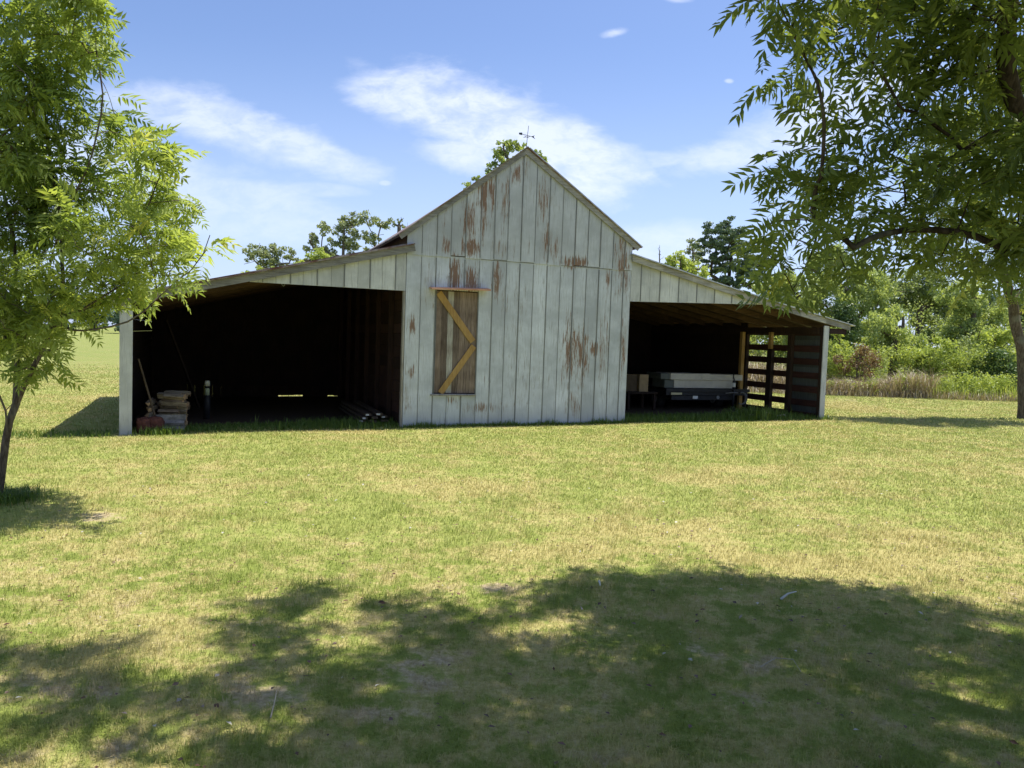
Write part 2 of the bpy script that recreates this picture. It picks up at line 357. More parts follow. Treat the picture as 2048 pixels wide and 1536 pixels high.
for (cx, cy, rx, ry, k, kd) in PATCHES:
    f = N.m('MULTIPLY', N.mapr(N.ell(x, y, cx, cy, rx, ry), 0, 1.5, 1, 0), k)
    ssum[kd] = f if ssum[kd] is None else N.m('ADD', ssum[kd], f)
dry = N.m('ADD', N.m('MULTIPLY', n1, .30), N.m('ADD', N.m('MULTIPLY', n2, .40), N.m('MULTIPLY', n3, .30)))
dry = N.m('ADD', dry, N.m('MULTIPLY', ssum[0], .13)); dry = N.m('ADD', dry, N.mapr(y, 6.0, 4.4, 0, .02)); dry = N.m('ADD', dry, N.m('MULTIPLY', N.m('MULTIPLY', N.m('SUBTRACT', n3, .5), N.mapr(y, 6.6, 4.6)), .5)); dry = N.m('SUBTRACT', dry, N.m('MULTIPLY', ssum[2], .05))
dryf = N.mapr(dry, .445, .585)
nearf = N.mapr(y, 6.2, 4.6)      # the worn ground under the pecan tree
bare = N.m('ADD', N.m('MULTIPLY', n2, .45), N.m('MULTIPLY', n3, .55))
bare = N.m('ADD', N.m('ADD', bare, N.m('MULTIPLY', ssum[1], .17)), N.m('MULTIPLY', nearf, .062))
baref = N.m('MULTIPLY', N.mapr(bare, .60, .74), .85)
cg = N.mix(N.mapr(n3, .3, .7), (.285, .330, .080), (.385, .41, .122)); cg = N.mix(N.mapr(n1, .35, .65, 0, .5), cg, (.315, .355, .090))
cd_ = N.mix(N.mapr(n4, .3, .7), (.44, .37, .145), (.57, .48, .22))
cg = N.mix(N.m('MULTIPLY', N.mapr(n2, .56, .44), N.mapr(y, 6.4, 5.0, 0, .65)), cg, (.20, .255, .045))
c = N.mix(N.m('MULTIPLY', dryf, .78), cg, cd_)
soil = N.mix(N.mapr(n4, .3, .7), (.35, .265, .15), (.58, .47, .32))
N.L.new(c, go.inputs[0]); c2 = N.mix(baref, c, soil); N.L.new(c2, go.inputs[0]); N.L.new(baref, go.inputs[1])

def ground_mat():
    m_, N, b = mat('mown_lawn', .95, .12)
    gn = N.n('ShaderNodeGroup'); gn.node_tree = g_
    P = N.n('ShaderNodeNewGeometry').outputs['Position']; X_, Y_, Z_ = N.sep(P)
    darkfar = N.mapr(Y_, 16, 36, 1.0, .74)
    f1 = N.noise(P, 45, 5, .7); f2 = N.noise(P, 160, 3, .7); f3 = N.noise(N.mapping(P, (.35, 1, 1)), 1.1, 7, .75)
    k = N.m('ADD', N.m('MULTIPLY', f1, .6), N.m('MULTIPLY', f2, .4)); k = N.mapr(k, .3, .7, .72, 1.15)
    k = N.m('MULTIPLY', k, darkfar); c = N.mix(1.0, gn.outputs[0], N.comb(k, k, k), 'MULTIPLY')
    # sheltered bare dirt floor in the sheds: brown dust, darkened to keep interiors black
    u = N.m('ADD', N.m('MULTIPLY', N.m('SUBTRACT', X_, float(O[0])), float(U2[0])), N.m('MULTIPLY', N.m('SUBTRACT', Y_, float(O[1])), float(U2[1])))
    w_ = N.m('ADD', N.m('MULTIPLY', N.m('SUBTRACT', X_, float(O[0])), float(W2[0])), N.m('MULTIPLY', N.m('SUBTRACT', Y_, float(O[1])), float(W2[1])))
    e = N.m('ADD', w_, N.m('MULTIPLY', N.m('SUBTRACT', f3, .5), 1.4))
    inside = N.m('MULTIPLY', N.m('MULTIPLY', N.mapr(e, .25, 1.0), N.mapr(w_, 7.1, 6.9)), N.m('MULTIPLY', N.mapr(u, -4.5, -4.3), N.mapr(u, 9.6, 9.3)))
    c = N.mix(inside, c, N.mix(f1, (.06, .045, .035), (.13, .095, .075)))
    # far meadow is a cleaner green
    far = N.mapr(Y_, 13, 50); c = N.mix(N.m('MULTIPLY', far, .55), c, N.mix(f3, (.140, .200, .050), (.215, .245, .072)))
    N.put(b.inputs['Base Color'], c); bump(N, b, N.m('ADD', f1, f2), .03, .55); return m_
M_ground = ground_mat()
def blade_mat():
    m_ = bpy.data.materials.new('grass_blades'); m_.use_nodes = True; nt = m_.node_tree; N = NT(nt)
    b = nt.nodes['Principled BSDF']; out = nt.nodes['Material Output']
    gn = N.n('ShaderNodeGroup'); gn.node_tree = g_; t = attr(N)
    c = N.mix(N.mapr(t, .0, .25, .45, 0), gn.outputs[0], (.20, .28, .050)); c = N.mix(N.mapr(t, .8, 1.0, 0, .55), c, (.62, .53, .30))
    N.put(b.inputs['Base Color'], c); b.inputs['Roughness'].default_value = .6; b.inputs['Specular IOR Level'].default_value = .25
    tr = N.n('ShaderNodeBsdfTranslucent'); N.L.new(c, tr.inputs[0]); mx = N.n('ShaderNodeMixShader'); mx.inputs[0].default_value = .3
    N.L.new(b.outputs[0], mx.inputs[1]); N.L.new(tr.outputs[0], mx.inputs[2]); N.L.new(mx.outputs[0], out.inputs[0]); return m_
M_blade = blade_mat()
L_weed = leaf_mat('tall_weed_blades', (.07, .13, .02), (.16, .24, .045), (.36, .34, .12), .35)

# ------------------------------------------------------------------ ground sheet
def axis(lo_, hi_, fine0, fine1, df, grow):
    a = list(np.arange(fine0, fine1+1e-6, df)); s = df
    while a[-1] < hi_: s *= grow; a.append(min(a[-1]+s, hi_))
    s = df
    while a[0] > lo_: s *= grow; a.insert(0, max(a[0]-s, lo_))
    return np.array(a)
xs = axis(-1500, 1500, -16, 18, .35, 1.25); ys = axis(-60, 2500, -4, 32, .35, 1.22)
GX, GY = np.meshgrid(xs, ys); V = np.stack([GX, GY, gz(GX, GY)], -1).reshape(-1, 3)
nx, ny = len(xs), len(ys); i = np.arange(nx*ny).reshape(ny, nx)
F = np.stack([i[:-1, :-1], i[:-1, 1:], i[1:, 1:], i[1:, :-1]], -1).reshape(-1, 4)
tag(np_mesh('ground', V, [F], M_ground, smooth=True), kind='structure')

# ------------------------------------------------------------------ grass blades
def blades(name, P, H, Wd, mat_, label, cat, lean=.7, kind='stuff', tint=None):
    n = len(P); az = RNG.uniform(0, 2*np.pi, n); ln = np.abs(RNG.normal(lean, .35, n)); fa = az+RNG.normal(1.57, .5, n)
    dx = np.stack([np.cos(az), np.sin(az), np.zeros(n)], -1); sx = np.stack([np.cos(fa), np.sin(fa), np.zeros(n)], -1)*Wd[:, None]*.5
    up = np.array([0, 0, 1.0]); h = H[:, None]; l = np.clip(ln, 0, 1.5)[:, None]
    p1 = P+up*h*.55+dx*h*.22*l; p2 = P+up*h*(1-.35*np.clip(l, 0, 1.2))+dx*h*.85*l
    V = np.stack([P-sx, P+sx, p1-sx*.75, p1+sx*.75, p2], 1).reshape(-1, 3); b = (np.arange(n)*5)[:, None]
    t = RNG.random(n) if tint is None else tint
    o = np_mesh(name, V, [b+np.array([[0, 1, 3, 2]]), b+np.array([[2, 3, 4]])], mat_, tint=np.repeat(t, 5))
    return tag(o, label, cat, kind=kind)
def vnoise(x, y, s, seed):
    """cheap value noise"""
    r = np.random.default_rng(seed).random((256, 256)); fx = x*s; fy = y*s; ix = np.floor(fx).astype(int); iy = np.floor(fy).astype(int); tx = fx-ix; ty = fy-iy
    tx = tx*tx*(3-2*tx); ty = ty*ty*(3-2*ty); g = lambda a, b: r[a % 256, b % 256]
    return (g(ix, iy)*(1-tx)+g(ix+1, iy)*tx)*(1-ty)+(g(ix, iy+1)*(1-tx)+g(ix+1, iy+1)*tx)*ty
n = 760000
q = RNG.random(n); y0, y1, e = 2.2, 34.0, .62
yy = (y0**e+q*(y1**e-y0**e))**(1/e); xx = RNG.uniform(-.86, .86, n)*yy+RNG.normal(0, .3, n)
uu = (xx-O[0])*U2[0]+(yy-O[1])*U2[1]; ww = (xx-O[0])*W2[0]+(yy-O[1])*W2[1]
clump = vnoise(xx, yy, 6.0, 1)*.5+vnoise(xx, yy, 2.1, 2)*.5; bareN = vnoise(xx, yy, 3.0, 3)*.6+vnoise(xx, yy, 9.0, 4)*.4
soilm = np.zeros(n)
for (cx, cy, rx, ry, k, kd) in PATCHES:
    if kd == 1: soilm += k*np.exp(-((xx-cx)/rx)**2-((yy-cy)/ry)**2)
keep = RNG.random(n) < np.clip(1.35-1.1*soilm-.9*np.clip(bareN-.45, 0, 1)*2*(yy < 6.5), .06, 1)
keep &= ~((ww > .35) & (ww < 7) & (uu > -4.4) & (uu < 9.4) & (RNG.random(n) < np.clip((ww-.1)/1.2, .2, 1)))
keep &= ~((ww > 0) & (ww < 7) & (uu > 0) & (uu < 4.42))
keep &= RNG.random(n) < np.clip((34-yy)/20, 0, 1)
xx, yy, clump = xx[keep], yy[keep], clump[keep]; n = len(xx)
P = np.stack([xx, yy, gz(xx, yy)], -1); H = (.014+.030*clump*RNG.uniform(.5, 1.5, n)+.05*np.clip(clump-.58, 0, 1)*(yy < 8))*(1+.02*yy); Wd = np.maximum(.0028, yy*.00075)*RNG.uniform(.7, 1.3, n)
tn = np.clip(RNG.random(n)*.9+(.5-clump)*.25, 0, 1)
blades('grass', P, H, Wd, M_blade, 'short mown lawn grass, yellow green with dry tan blades', 'grass', .9, tint=tn)

# ------------------------------------------------------------------ trees
def tube_tree(nodes, parent, rad, name, mat_, par, kmin=4, kmax=9):
    """nodes (n,3), parent idx; swept tubes for each chain"""
    kids = [[] for _ in nodes]
    for i_, p_ in enumerate(parent):
        if p_ >= 0: kids[p_].append(i_)
    V = []; F = []; nv = 0
    stack = [(0, -1)]
    while stack:
        st, pr = stack.pop(); chain = ([pr] if pr >= 0 else [])+[st]; c_ = st
        while kids[c_]:
            ks = sorted(kids[c_], key=lambda k_: -rad[k_]); stack += [(k_, c_) for k_ in ks[1:]]; c_ = ks[0]; chain.append(c_)
        if len(chain) < 2: continue
        pts = nodes[chain]; rr = rad[chain].copy()
        if pr >= 0: rr[0] = min(rr[0], rr[1]*1.25)
        k = int(np.clip(4+rr.max()*60, kmin, kmax)); d = np.gradient(pts, axis=0); d /= np.linalg.norm(d, axis=1)[:, None]+1e-9
        ref = np.array([0.3, .9, .1]) if abs(d[0, 2]) > .7 else np.array([0, 0, 1.0]); u_ = np.cross(d, ref); u_ /= np.linalg.norm(u_, axis=1)[:, None]+1e-9; v_ = np.cross(d, u_)
        an = np.arange(k)*2*np.pi/k; ring = pts[:, None]+(u_[:, None]*np.cos(an)[None, :, None]+v_[:, None]*np.sin(an)[None, :, None])*rr[:, None, None]
        V.append(ring.reshape(-1, 3)); m_ = len(chain); a_ = nv+np.arange(m_-1)[:, None]*k+np.arange(k)[None]; b_ = nv+np.arange(m_-1)[:, None]*k+(np.arange(k)[None]+1) % k
        F.append(np.stack([a_, b_, b_+k, a_+k], -1).reshape(-1, 4)); nv += m_*k
    return np_mesh(name, np.concatenate(V), [np.concatenate(F)], mat_, par, smooth=True)
def grow(limbs, targets, rtrunk, steps=5, wob=.12, tip=.004, sag=.12, up=.0, expo=2.1, pw=1.0):
    """limbs: list of (points, radii or None); first point of each later limb attaches to nearest node"""
    nodes = []; parent = []; tips = []
    for li, L in enumerate(limbs):
        L = np.array(L, float)
        # resample
        d = np.concatenate([[0], np.cumsum(np.linalg.norm(np.diff(L, axis=0), axis=1))]); m_ = max(2, int(d[-1]/.18)+1 if d[-1] < 14 else int(d[-1]/.6)+1)
        tt = np.linspace(0, d[-1], m_); Q = np.stack([np.interp(tt, d, L[:, a]) for a in range(3)], -1)
        if m_ > 3: Q[1:-1] += RNG.normal(0, .012*min(1, d[-1]), (m_-2, 3)); Q[1:-1] = (Q[:-2]+2*Q[1:-1]+Q[2:])/4
        if li == 0: nodes = [Q[0]]; parent = [-1]; pr = 0
        else: pr = int(np.argmin(np.linalg.norm(np.array(nodes)-Q[0], axis=1)))
        for q_ in Q[1:]: nodes.append(q_); parent.append(pr); pr = len(nodes)-1
    base = nodes[0]; T = np.array(targets); order = np.argsort(np.linalg.norm(T-base, axis=1)*RNG.uniform(.85, 1.15, len(T)))
    for ti in order:
        t_ = T[ti]; A_ = np.array(nodes); dd = np.linalg.norm(A_-t_, axis=1); dd = dd+.18*np.linalg.norm(A_-base, axis=1)+.5*np.maximum(0, A_[:, 2]-t_[2]+.0)
        pr = int(np.argmin(dd)); p0 = A_[pr]; L_ = np.linalg.norm(t_-p0); m_ = max(2, min(steps, int(L_/.12)+1)); wv = RNG.normal(0, wob*L_*.3, 3)
        new = []
        for s_ in range(1, m_+1):
            f = s_/m_; pt = p0+(t_-p0)*f+wv*math.sin(math.pi*f)+np.array([0, 0, sag*L_*.5*math.sin(math.pi*f)]); nodes.append(pt); parent.append(pr); pr = len(nodes)-1; new.append(pr)
        tips.append(new)
    nodes = np.array(nodes); acc = np.zeros(len(nodes))
    for i_ in range(len(nodes)-1, 0, -1):
        if acc[i_] == 0: acc[i_] = tip**expo
        acc[parent[i_]] += acc[i_]
    # parents always precede children, so a second pass is not needed
    rad = acc**(1/expo); rad = tip+(rtrunk-tip)*(np.maximum(rad-tip, 0)/max(rad[0]-tip, 1e-6))**pw
    return nodes, parent, rad, tips

def compound_template(pairs=5, seed=0, droop=.35):
    r = np.random.default_rng(seed); V = []; F = []
    def zc(x_): return -droop*x_*x_
    spots = [(.28+.66*i_/(pairs-1), s_) for i_ in range(pairs) for s_ in (-1, 1)]+[(.97, 0)]
    for (x_, s_) in spots:
        ln = (.34+.16*math.sin(math.pi*min(1, x_)))*r.uniform(.85, 1.15); wd = ln*.135; an = (R(58)*s_+r.normal(0, .12)) if s_ else 0
        d = np.array([math.cos(an), math.sin(an), -.30+r.normal(0, .12)]); d /= np.linalg.norm(d); side = np.cross(d, [0, 0, 1]); side /= np.linalg.norm(side); side = side+np.array([0, 0, r.normal(0, .25)])
        b_ = np.array([x_, .0, zc(x_)]); k = len(V); tipz = np.array([0, 0, -.10*ln])
        V += [b_, b_+d*ln*.42+side*wd+np.array([0, 0, .03]), b_+d*ln+tipz, b_+d*ln*.42-side*wd+np.array([0, 0, .03])]
        F += [(k, k+1, k+2), (k, k+2, k+3)]
    k = len(V); V += [np.array([0, -.006, 0]), np.array([0, .006, 0]), np.array([.6, 0, zc(.6)])]; F += [(k, k+1, k+2)]
    k = len(V); V += [np.array([.5, -.005, zc(.5)]), np.array([.5, .005, zc(.5)]), np.array([1, 0, zc(1)])]; F += [(k, k+1, k+2)]
    return np.array(V), np.array(F)
TEMPL = [compound_template(5, 1), compound_template(6, 2, .5), compound_template(4, 3, .2)]
def place_templates(templs, P, Dr, S, tint, jroll=.6):
    """instances a template along direction Dr, keeping its back roughly up"""
    VV = []; FF = []; TT = []; nv = 0; idx = RNG.integers(0, len(templs), len(P))
    for ti, (tv, tf) in enumerate(templs):
        s_ = idx == ti
        if not s_.any(): continue
        p = P[s_]; d = Dr[s_]/(np.linalg.norm(Dr[s_], axis=1)[:, None]+1e-9); upv = np.tile([0, 0, 1.0], (len(p), 1))+RNG.normal(0, jroll*.5, (len(p), 3))
        sd = np.cross(upv, d); sd /= np.linalg.norm(sd, axis=1)[:, None]+1e-9; up = np.cross(d, sd)
        M_ = np.stack([d, sd, up], 1)*S[s_][:, None, None]
        v = np.einsum('kj,njc->nkc', tv, M_)+p[:, None]; m_, k = len(p), len(tv)
        VV.append(v.reshape(-1, 3)); FF.append((np.arange(m_)*k)[:, None, None]+tf[None]+nv); FF[-1] = FF[-1].reshape(-1, tf.shape[1]); TT.append(np.repeat(tint[s_], k)); nv += m_*k
    return np.concatenate(VV), np.concatenate(FF), np.concatenate(TT)
def blob_pts(blobs, n, shell=.45):
    """blobs: (centre xyz, r) -> n points spread by volume"""
    wts = np.array([b_[1]**2 for b_ in blobs]); wts /= wts.sum(); ids = RNG.choice(len(blobs), n, p=wts)
    d = RNG.normal(0, 1, (n, 3)); d /= np.linalg.norm(d, axis=1)[:, None]; r = RNG.uniform(shell, 1, n)**.6
    C_ = np.array([b_[0] for b_ in blobs])[ids]; Rr = np.array([b_[1] for b_ in blobs])[ids]
    return C_+d*(r*Rr)[:, None]*np.array([1, 1, .85])
def pxblobs(lst, D, thick=1.0):
    """(px, py, radius px[, depth shift]) -> world blobs"""
    out = []
    for b_ in lst:
        dz = b_[3] if len(b_) > 3 else RNG.normal(0, b_[2]/FPX*D*.5*thick); out.append((at(b_[0], b_[1], D+dz), b_[2]/FPX*(D+dz)))
    return out

def near_tree(name, label, base, limbs, blobs, ntarget, per, lsize, lmat, bark, rtr, yellow=None, extra_targets=None, group=None, keepfn=None, perfn=None):
    t_ = empty(name, base, label=label, cat='tree', group=group); b0 = np.array(base, float)
    T = blob_pts(blobs, ntarget) if blobs else np.zeros((0, 3))
    if extra_targets is not None: T = np.concatenate([T, extra_targets])
    nodes, parent, rad, tips = grow(limbs, T, rtr, pw=1.3 if rtr > .15 else 1.0, tip=.0035)
    tube_tree(nodes-b0, parent, rad, 'trunk', bark, t_)
    P_ = []; D_ = []; SS_ = []
    for new in tips:
        tipn = nodes[new[-1]]; pv = nodes[parent[new[0]]] if len(new) < 2 else nodes[new[0]]; dr = tipn-pv; dr /= np.linalg.norm(dr)+1e-6
        pj, sj = perfn(tipn) if perfn else (per, 1.0); SS_ += [sj]*pj
        for j in range(pj):
            f = RNG.random()**.6; ni = new[min(int(f*len(new)), len(new)-1)]; q_ = nodes[ni]+RNG.normal(0, .05, 3); a_ = RNG.uniform(0, 2*np.pi)
            side = np.array([math.cos(a_), math.sin(a_), RNG.uniform(-1.0, .6)]); P_.append(q_); D_.append(dr*.55+side*.9)
    P_ = np.array(P_); D_ = np.array(D_); S = RNG.uniform(.6, 1.2, len(P_))*lsize*np.array(SS_)
    if keepfn is not None: k_ = keepfn(P_); P_, D_, S = P_[k_], D_[k_], S[k_]
    tint = yellow(P_) if yellow else RNG.random(len(P_))*.8
    V_, F_, T_ = place_templates(TEMPL, P_-b0, D_, S, np.clip(tint+RNG.normal(0, .08, len(P_)), 0, 1), 1.3)
    np_mesh('crown', V_, [F_], lmat, t_, tint=T_)
    return t_

LEAFQ = (np.array([[-.5, 0, 0], [0, -.30, .08], [.55, 0, -.06], [0, .30, .08]]), np.array([[0, 1, 2], [0, 2, 3]]))
NEEDLE = (np.array([[-.5, -.10, 0], [.6, 0, .1], [-.5, .10, 0], [-.1, .05, -.5], [.2, -.35, .2], [.2, .4, .1]]), np.array([[0, 1, 2], [3, 1, 4], [3, 5, 0]]))
def far_tree(name, label, lst, D, lmat, bark, base=None, dens=1.0, leafpx=5.0, rtr=.18, sub=14, subr=.42, templ=LEAFQ, group=None, thick=1.0, cat='tree', flat=.75, ntw=4, hang=0.0, tintlo=0.0, trunkpx=None):
    """background tree: blobs of leaf clumps at depth D on a limbed trunk"""
    bl = pxblobs(lst, D, thick); C_ = np.array([b_[0] for b_ in bl])
    if base is None:
        bx = C_[:, 0].mean() if trunkpx is None else at(trunkpx, 600, D)[0]; base = (bx, D, float(gz(bx, D)))
    base = np.array([float(v) for v in base]); t_ = empty(name, base, label=label, cat=cat, group=group)
    top = C_[:, 2].max(); low = C_[:, 2].min()
    mid = C_.mean(0); h_ = max(base[2]+.3, min(low, mid[2]-.2)); L0 = [base, [base[0]+RNG.normal(0, .06), base[1], base[2]+(h_-base[2])*.5], [base[0]*.7+mid[0]*.3, base[1]*.7+mid[1]*.3, h_], [mid[0], mid[1], mid[2]*.6+top*.4]]
    T = np.concatenate([c_+RNG.normal(0, 1, (ntw, 3))*r_*.4 for c_, r_ in bl])
    nodes, parent, rad, tips = grow([L0], T, rtr, steps=4, tip=.012*D/40)
    tube_tree(nodes-base, parent, rad, 'trunk', bark, t_, 4, 7)
    P_ = []; B_ = []
    for c_, r_ in bl:
        ns = max(4, int(sub*RNG.uniform(.8, 1.2))); d = RNG.normal(0, 1, (ns, 3)); d /= np.linalg.norm(d, axis=1)[:, None]; sc_ = c_+d*r_*RNG.uniform(.35, .95, (ns, 1))*np.array([1, 1, .85])
        rpx = r_/D*FPX; nl = int(dens*5.0*math.pi*rpx*rpx/(leafpx*leafpx*.5)/ns)+3
        br = RNG.random(ns)*.45
        for s_, bb in zip(sc_, br):
            g = RNG.normal(0, 1, (nl, 3)); g /= np.linalg.norm(g, axis=1)[:, None]; g *= (RNG.random((nl, 1))**.45)*r_*subr*RNG.uniform(.7, 1.2); g[:, 2] *= flat
            if hang: g[:, 2] -= hang*r_*RNG.random(nl)
            P_.append(s_+g); B_.append(np.full(nl, bb))
    P_ = np.concatenate(P_); B_ = np.concatenate(B_); n_ = len(P_); gk = P_[:, 2] > base[2]+.02; P_, B_ = P_[gk], B_[gk]; n_ = len(P_)
    S = leafpx/FPX*D*RNG.uniform(.6, 1.5, n_); Dr = RNG.normal(0, 1, (n_, 3))
    if hang: Dr[:, 2] -= 1.5
    V_, F_, T_ = place_templates([templ], P_-base, Dr, S, np.clip(tintlo+B_+RNG.random(n_)*.5, 0, 1), 3.0)
    np_mesh('crown', V_, [F_], lmat, t_, tint=T_)
    return t_
#TREES
# ---- young tree at the left edge
lb = gp(-2, 1000); DL = lb[1]
def L_(px, py, dd=0): return at(px, py, DL+dd)
limbs = [[lb, L_(1, 960), L_(4, 925), L_(9, 892), L_(14, 850), L_(24, 820), L_(33, 799), L_(44, 781, -.03), L_(57, 748, -.05), L_(73, 715), L_(95, 675, .05), L_(119, 645, .1), L_(128, 560, .15), L_(122, 440, .2), L_(95, 300, .2), L_(80, 120, .1), L_(75, -20)],
    [L_(9, 892), L_(9, 850, -.06), L_(14, 812, -.1), L_(10, 797, -.12), L_(0, 783, -.15), L_(-25, 755, -.2), L_(-60, 640, -.3), L_(-130, 480, -.4), L_(-200, 300, -.3)],
    [L_(33, 799), L_(35, 765, .06), L_(35, 740, .1), L_(37, 657, .15), L_(38, 600, .1), L_(20, 450, .1), L_(-20, 250, .2), L_(-40, 50, .2)],
    [L_(14, 812, -.1), L_(24, 806, -.05), L_(33, 799)],
    [L_(119, 645, .1), L_(133, 664, -.1), L_(165, 663, -.2), L_(199, 657, -.35), L_(232, 651, -.4), L_(259, 648, -.45), L_(290, 623, -.5), L_(317, 591, -.5), L_(340, 565, -.5), L_(390, 545, -.5), L_(420, 470, -.5)],
    [L_(128, 600, .1), L_(170, 560, .1), L_(230, 500, 0), L_(290, 430, -.1), L_(330, 330, -.1)],
    [L_(119, 645, .1), L_(190, 610, .3), L_(260, 560, .3), L_(330, 500, .3), L_(385, 450, .2)],
    [L_(122, 440, .2), L_(180, 330, 0), L_(210, 200, -.1), L_(190, 60, -.1)]]
lst = [(60, 60, 95), (150, 50, 55), (30, 180, 90), (130, 150, 75), (185, 110, 38), (60, 300, 90), (170, 260, 60), (255, 255, 42), (300, 300, 45), (325, 330, 28), (120, 400, 85), (230, 370, 70), (300, 390, 45), (352, 392, 26),
    (40, 450, 80), (180, 480, 80), (290, 470, 60), (358, 480, 34), (412, 445, 19, -.5), (402, 500, 18, -.5), (60, 560, 80), (170, 580, 70), (270, 555, 55), (340, 535, 38), (372, 562, 22, -.5), (322, 575, 20, -.5), (110, 640, 45), (50, 660, 55), (90, 710, 38), (55, 740, 34), (30, 640, 50),
    (-60, 100, 120), (-80, 300, 130), (-90, 500, 130), (-40, 660, 70), (-180, 200, 130), (-200, 420, 120), (60, -50, 70), (160, -20, 45), (-160, 20, 110)]
bl = []
for b_ in lst:
    dz = b_[3] if len(b_) > 3 else RNG.normal(0, .32); bl.append((at(b_[0], b_[1], DL+dz), b_[2]/FPX*(DL+dz)*.94))
cen = at(40, 350, DL)
def yl(Pp):
    out = np.linalg.norm((Pp-cen)*np.array([1, 1, .55]), axis=1); return np.clip(.12+.42*out/2.0*RNG.uniform(.4, 1.4, len(Pp))+.25*vnoise(Pp[:, 0]+9, Pp[:, 2]+9, 1.7, 11)+(RNG.random(len(Pp)) < .10)*.35, 0, 1)
near_tree('pecan_sapling', 'young multi stemmed tree with bright yellow green leaves at the left edge of the lawn', lb, limbs, bl, 720, 6, .215, L_left, M_bark, .034, yl)

# ---- big pecan over the camera: hangs in at the upper right and shades the foreground
ab = np.array([5.6, .6, float(gz(5.6, .6))])
def A_(px, py, D): return at(px, py, D)
limbsA = [[ab, [5.55, .65, 1.2], [5.4, .8, 2.6], [5.0, .9, 3.9], [4.3, .8, 5.2], [3.4, .5, 6.6], [2.6, 0, 8.2]],
    [[5.35, .8, 2.9], [4.9, 2.2, 4.3], [4.2, 3.6, 4.9], A_(1990, -60, 4.9), A_(1955, 20, 5.0), A_(1900, 90, 5.05), A_(1850, 170, 5.1), A_(1820, 260, 5.15), A_(1795, 305, 5.2), A_(1740, 335, 5.25), A_(1680, 345, 5.3), A_(1640, 400, 5.35), A_(1642, 470, 5.35), A_(1640, 495, 5.3), A_(1618, 540, 5.3), A_(1585, 580, 5.3)],
    [[5.3, .8, 3.1], [5.4, 2.6, 4.4], A_(2060, -120, 4.7), A_(2005, 0, 4.7), A_(2008, 100, 4.75), A_(2022, 190, 4.8), A_(2038, 245, 4.85), A_(2075, 300, 4.9)],
    [A_(2038, 245, 4.85), A_(1975, 265, 4.9), A_(1930, 300, 4.9), A_(1880, 335, 5.0), A_(1820, 365, 5.1), A_(1750, 388, 5.2), A_(1700, 400, 5.2)],
    [[5.0, .9, 3.9], [3.6, 1.6, 5.0], [2.0, 2.4, 6.0], [.4, 3.2, 6.4], [-1.2, 3.6, 6.6]],
    [[4.6, .9, 4.6], [3.2, -.6, 6.0], [1.6, -1.4, 7.0], [-.6, -1.6, 7.4], [-2.4, -1.2, 7.2]],
    [[5.0, .9, 3.9], [6.2, 2.2, 5.4], [6.8, 3.8, 6.4]], [[5.2, .9, 3.4], [6.8, .2, 5.2], [8.2, -.6, 6.6]],
    [A_(1955, 20, 5.0), A_(1800, 20, 5.2), A_(1680, 60, 5.4), A_(1600, 100, 5.5), A_(1560, 150, 5.5)], [A_(1850, 170, 5.1), A_(1760, 130, 5.3), A_(1690, 150, 5.4), A_(1650, 160, 5.5)]]
visA = [(1560, 10, 36), (1620, 30, 42), (1580, 75, 26), (1690, 50, 45), (1760, 40, 50), (1830, 40, 55), (1900, 40, 55), (1980, 50, 60), (2050, 60, 60), (1610, 120, 34), (1590, 175, 26), (1645, 160, 26), (1700, 110, 34), (1790, 120, 45), (1860, 130, 50), (1940, 130, 55), (2020, 150, 55), (1730, 240, 34), (1790, 220, 42), (1850, 220, 45), (1930, 220, 50), (2010, 240, 55),
    (1600, 320, 36), (1650, 310, 38), (1560, 335, 24), (1700, 330, 40), (1620, 370, 40), (1680, 390, 40), (1580, 430, 34), (1540, 460, 26), (1570, 480, 24), (1640, 430, 34), (1740, 420, 36), (1730, 310, 30), (1790, 330, 45), (1860, 330, 48), (1940, 330, 50), (2020, 340, 55),
    (1800, 410, 45), (1870, 430, 48), (1940, 430, 48), (2020, 440, 50), (1770, 470, 34), (1880, 500, 28), (1950, 520, 36), (2020, 530, 40), (1700, 500, 34), (1680, 535, 26), (1560, 550, 24), (1575, 520, 20), (1590, 590, 20), (1650, 520, 22), (2100, 300, 60), (2110, 450, 50), (2110, 120, 60), (1760, -40, 60), (1900, -50, 60), (1640, -30, 40)]
TA = []
for b_ in visA:
    D = float(np.clip(RNG.normal(5.05, .35), 4.4, 5.75)); m_ = max(2, int(b_[2]**2/400)); c_ = at(b_[0], b_[1], D); r_ = b_[2]/FPX*D
    d = RNG.normal(0, .48, (m_, 3))*r_; d[:, 1] *= 1.3; TA.append(c_+d)
TA = np.concatenate(TA)
# overhead crown: heads stand where their shade falls on the lawn around the camera
edge = [(-900, 1250), (0, 1265), (215, 1262), (225, 1300), (240, 1520), (330, 1480), (372, 1400), (368, 1290), (420, 1245), (500, 1205), (570, 1160), (690, 1150), (800, 1185), (860, 1212), (960, 1195), (1040, 1165), (1250, 1148), (1420, 1150), (1500, 1165), (1650, 1170), (1750, 1190), (2048, 1222), (2900, 1260)]
ex = [e_[0] for e_ in edge]; ey = [e_[1]-14 for e_ in edge]
def proj(x, y, z):
    a = math.pi/2-TILT; c, s = math.cos(a), math.sin(a); z = z-EYE; X_ = x; Y_ = c*y+s*z; Z_ = -s*y+c*z
    c, s = math.cos(ROLL), math.sin(ROLL); X2 = c*X_+s*Y_; Y2 = -s*X_+c*Y_; return 1024+FPX*X2/-Z_, 768-FPX*Y2/-Z_
sh = []; rr_ = random.Random(5)
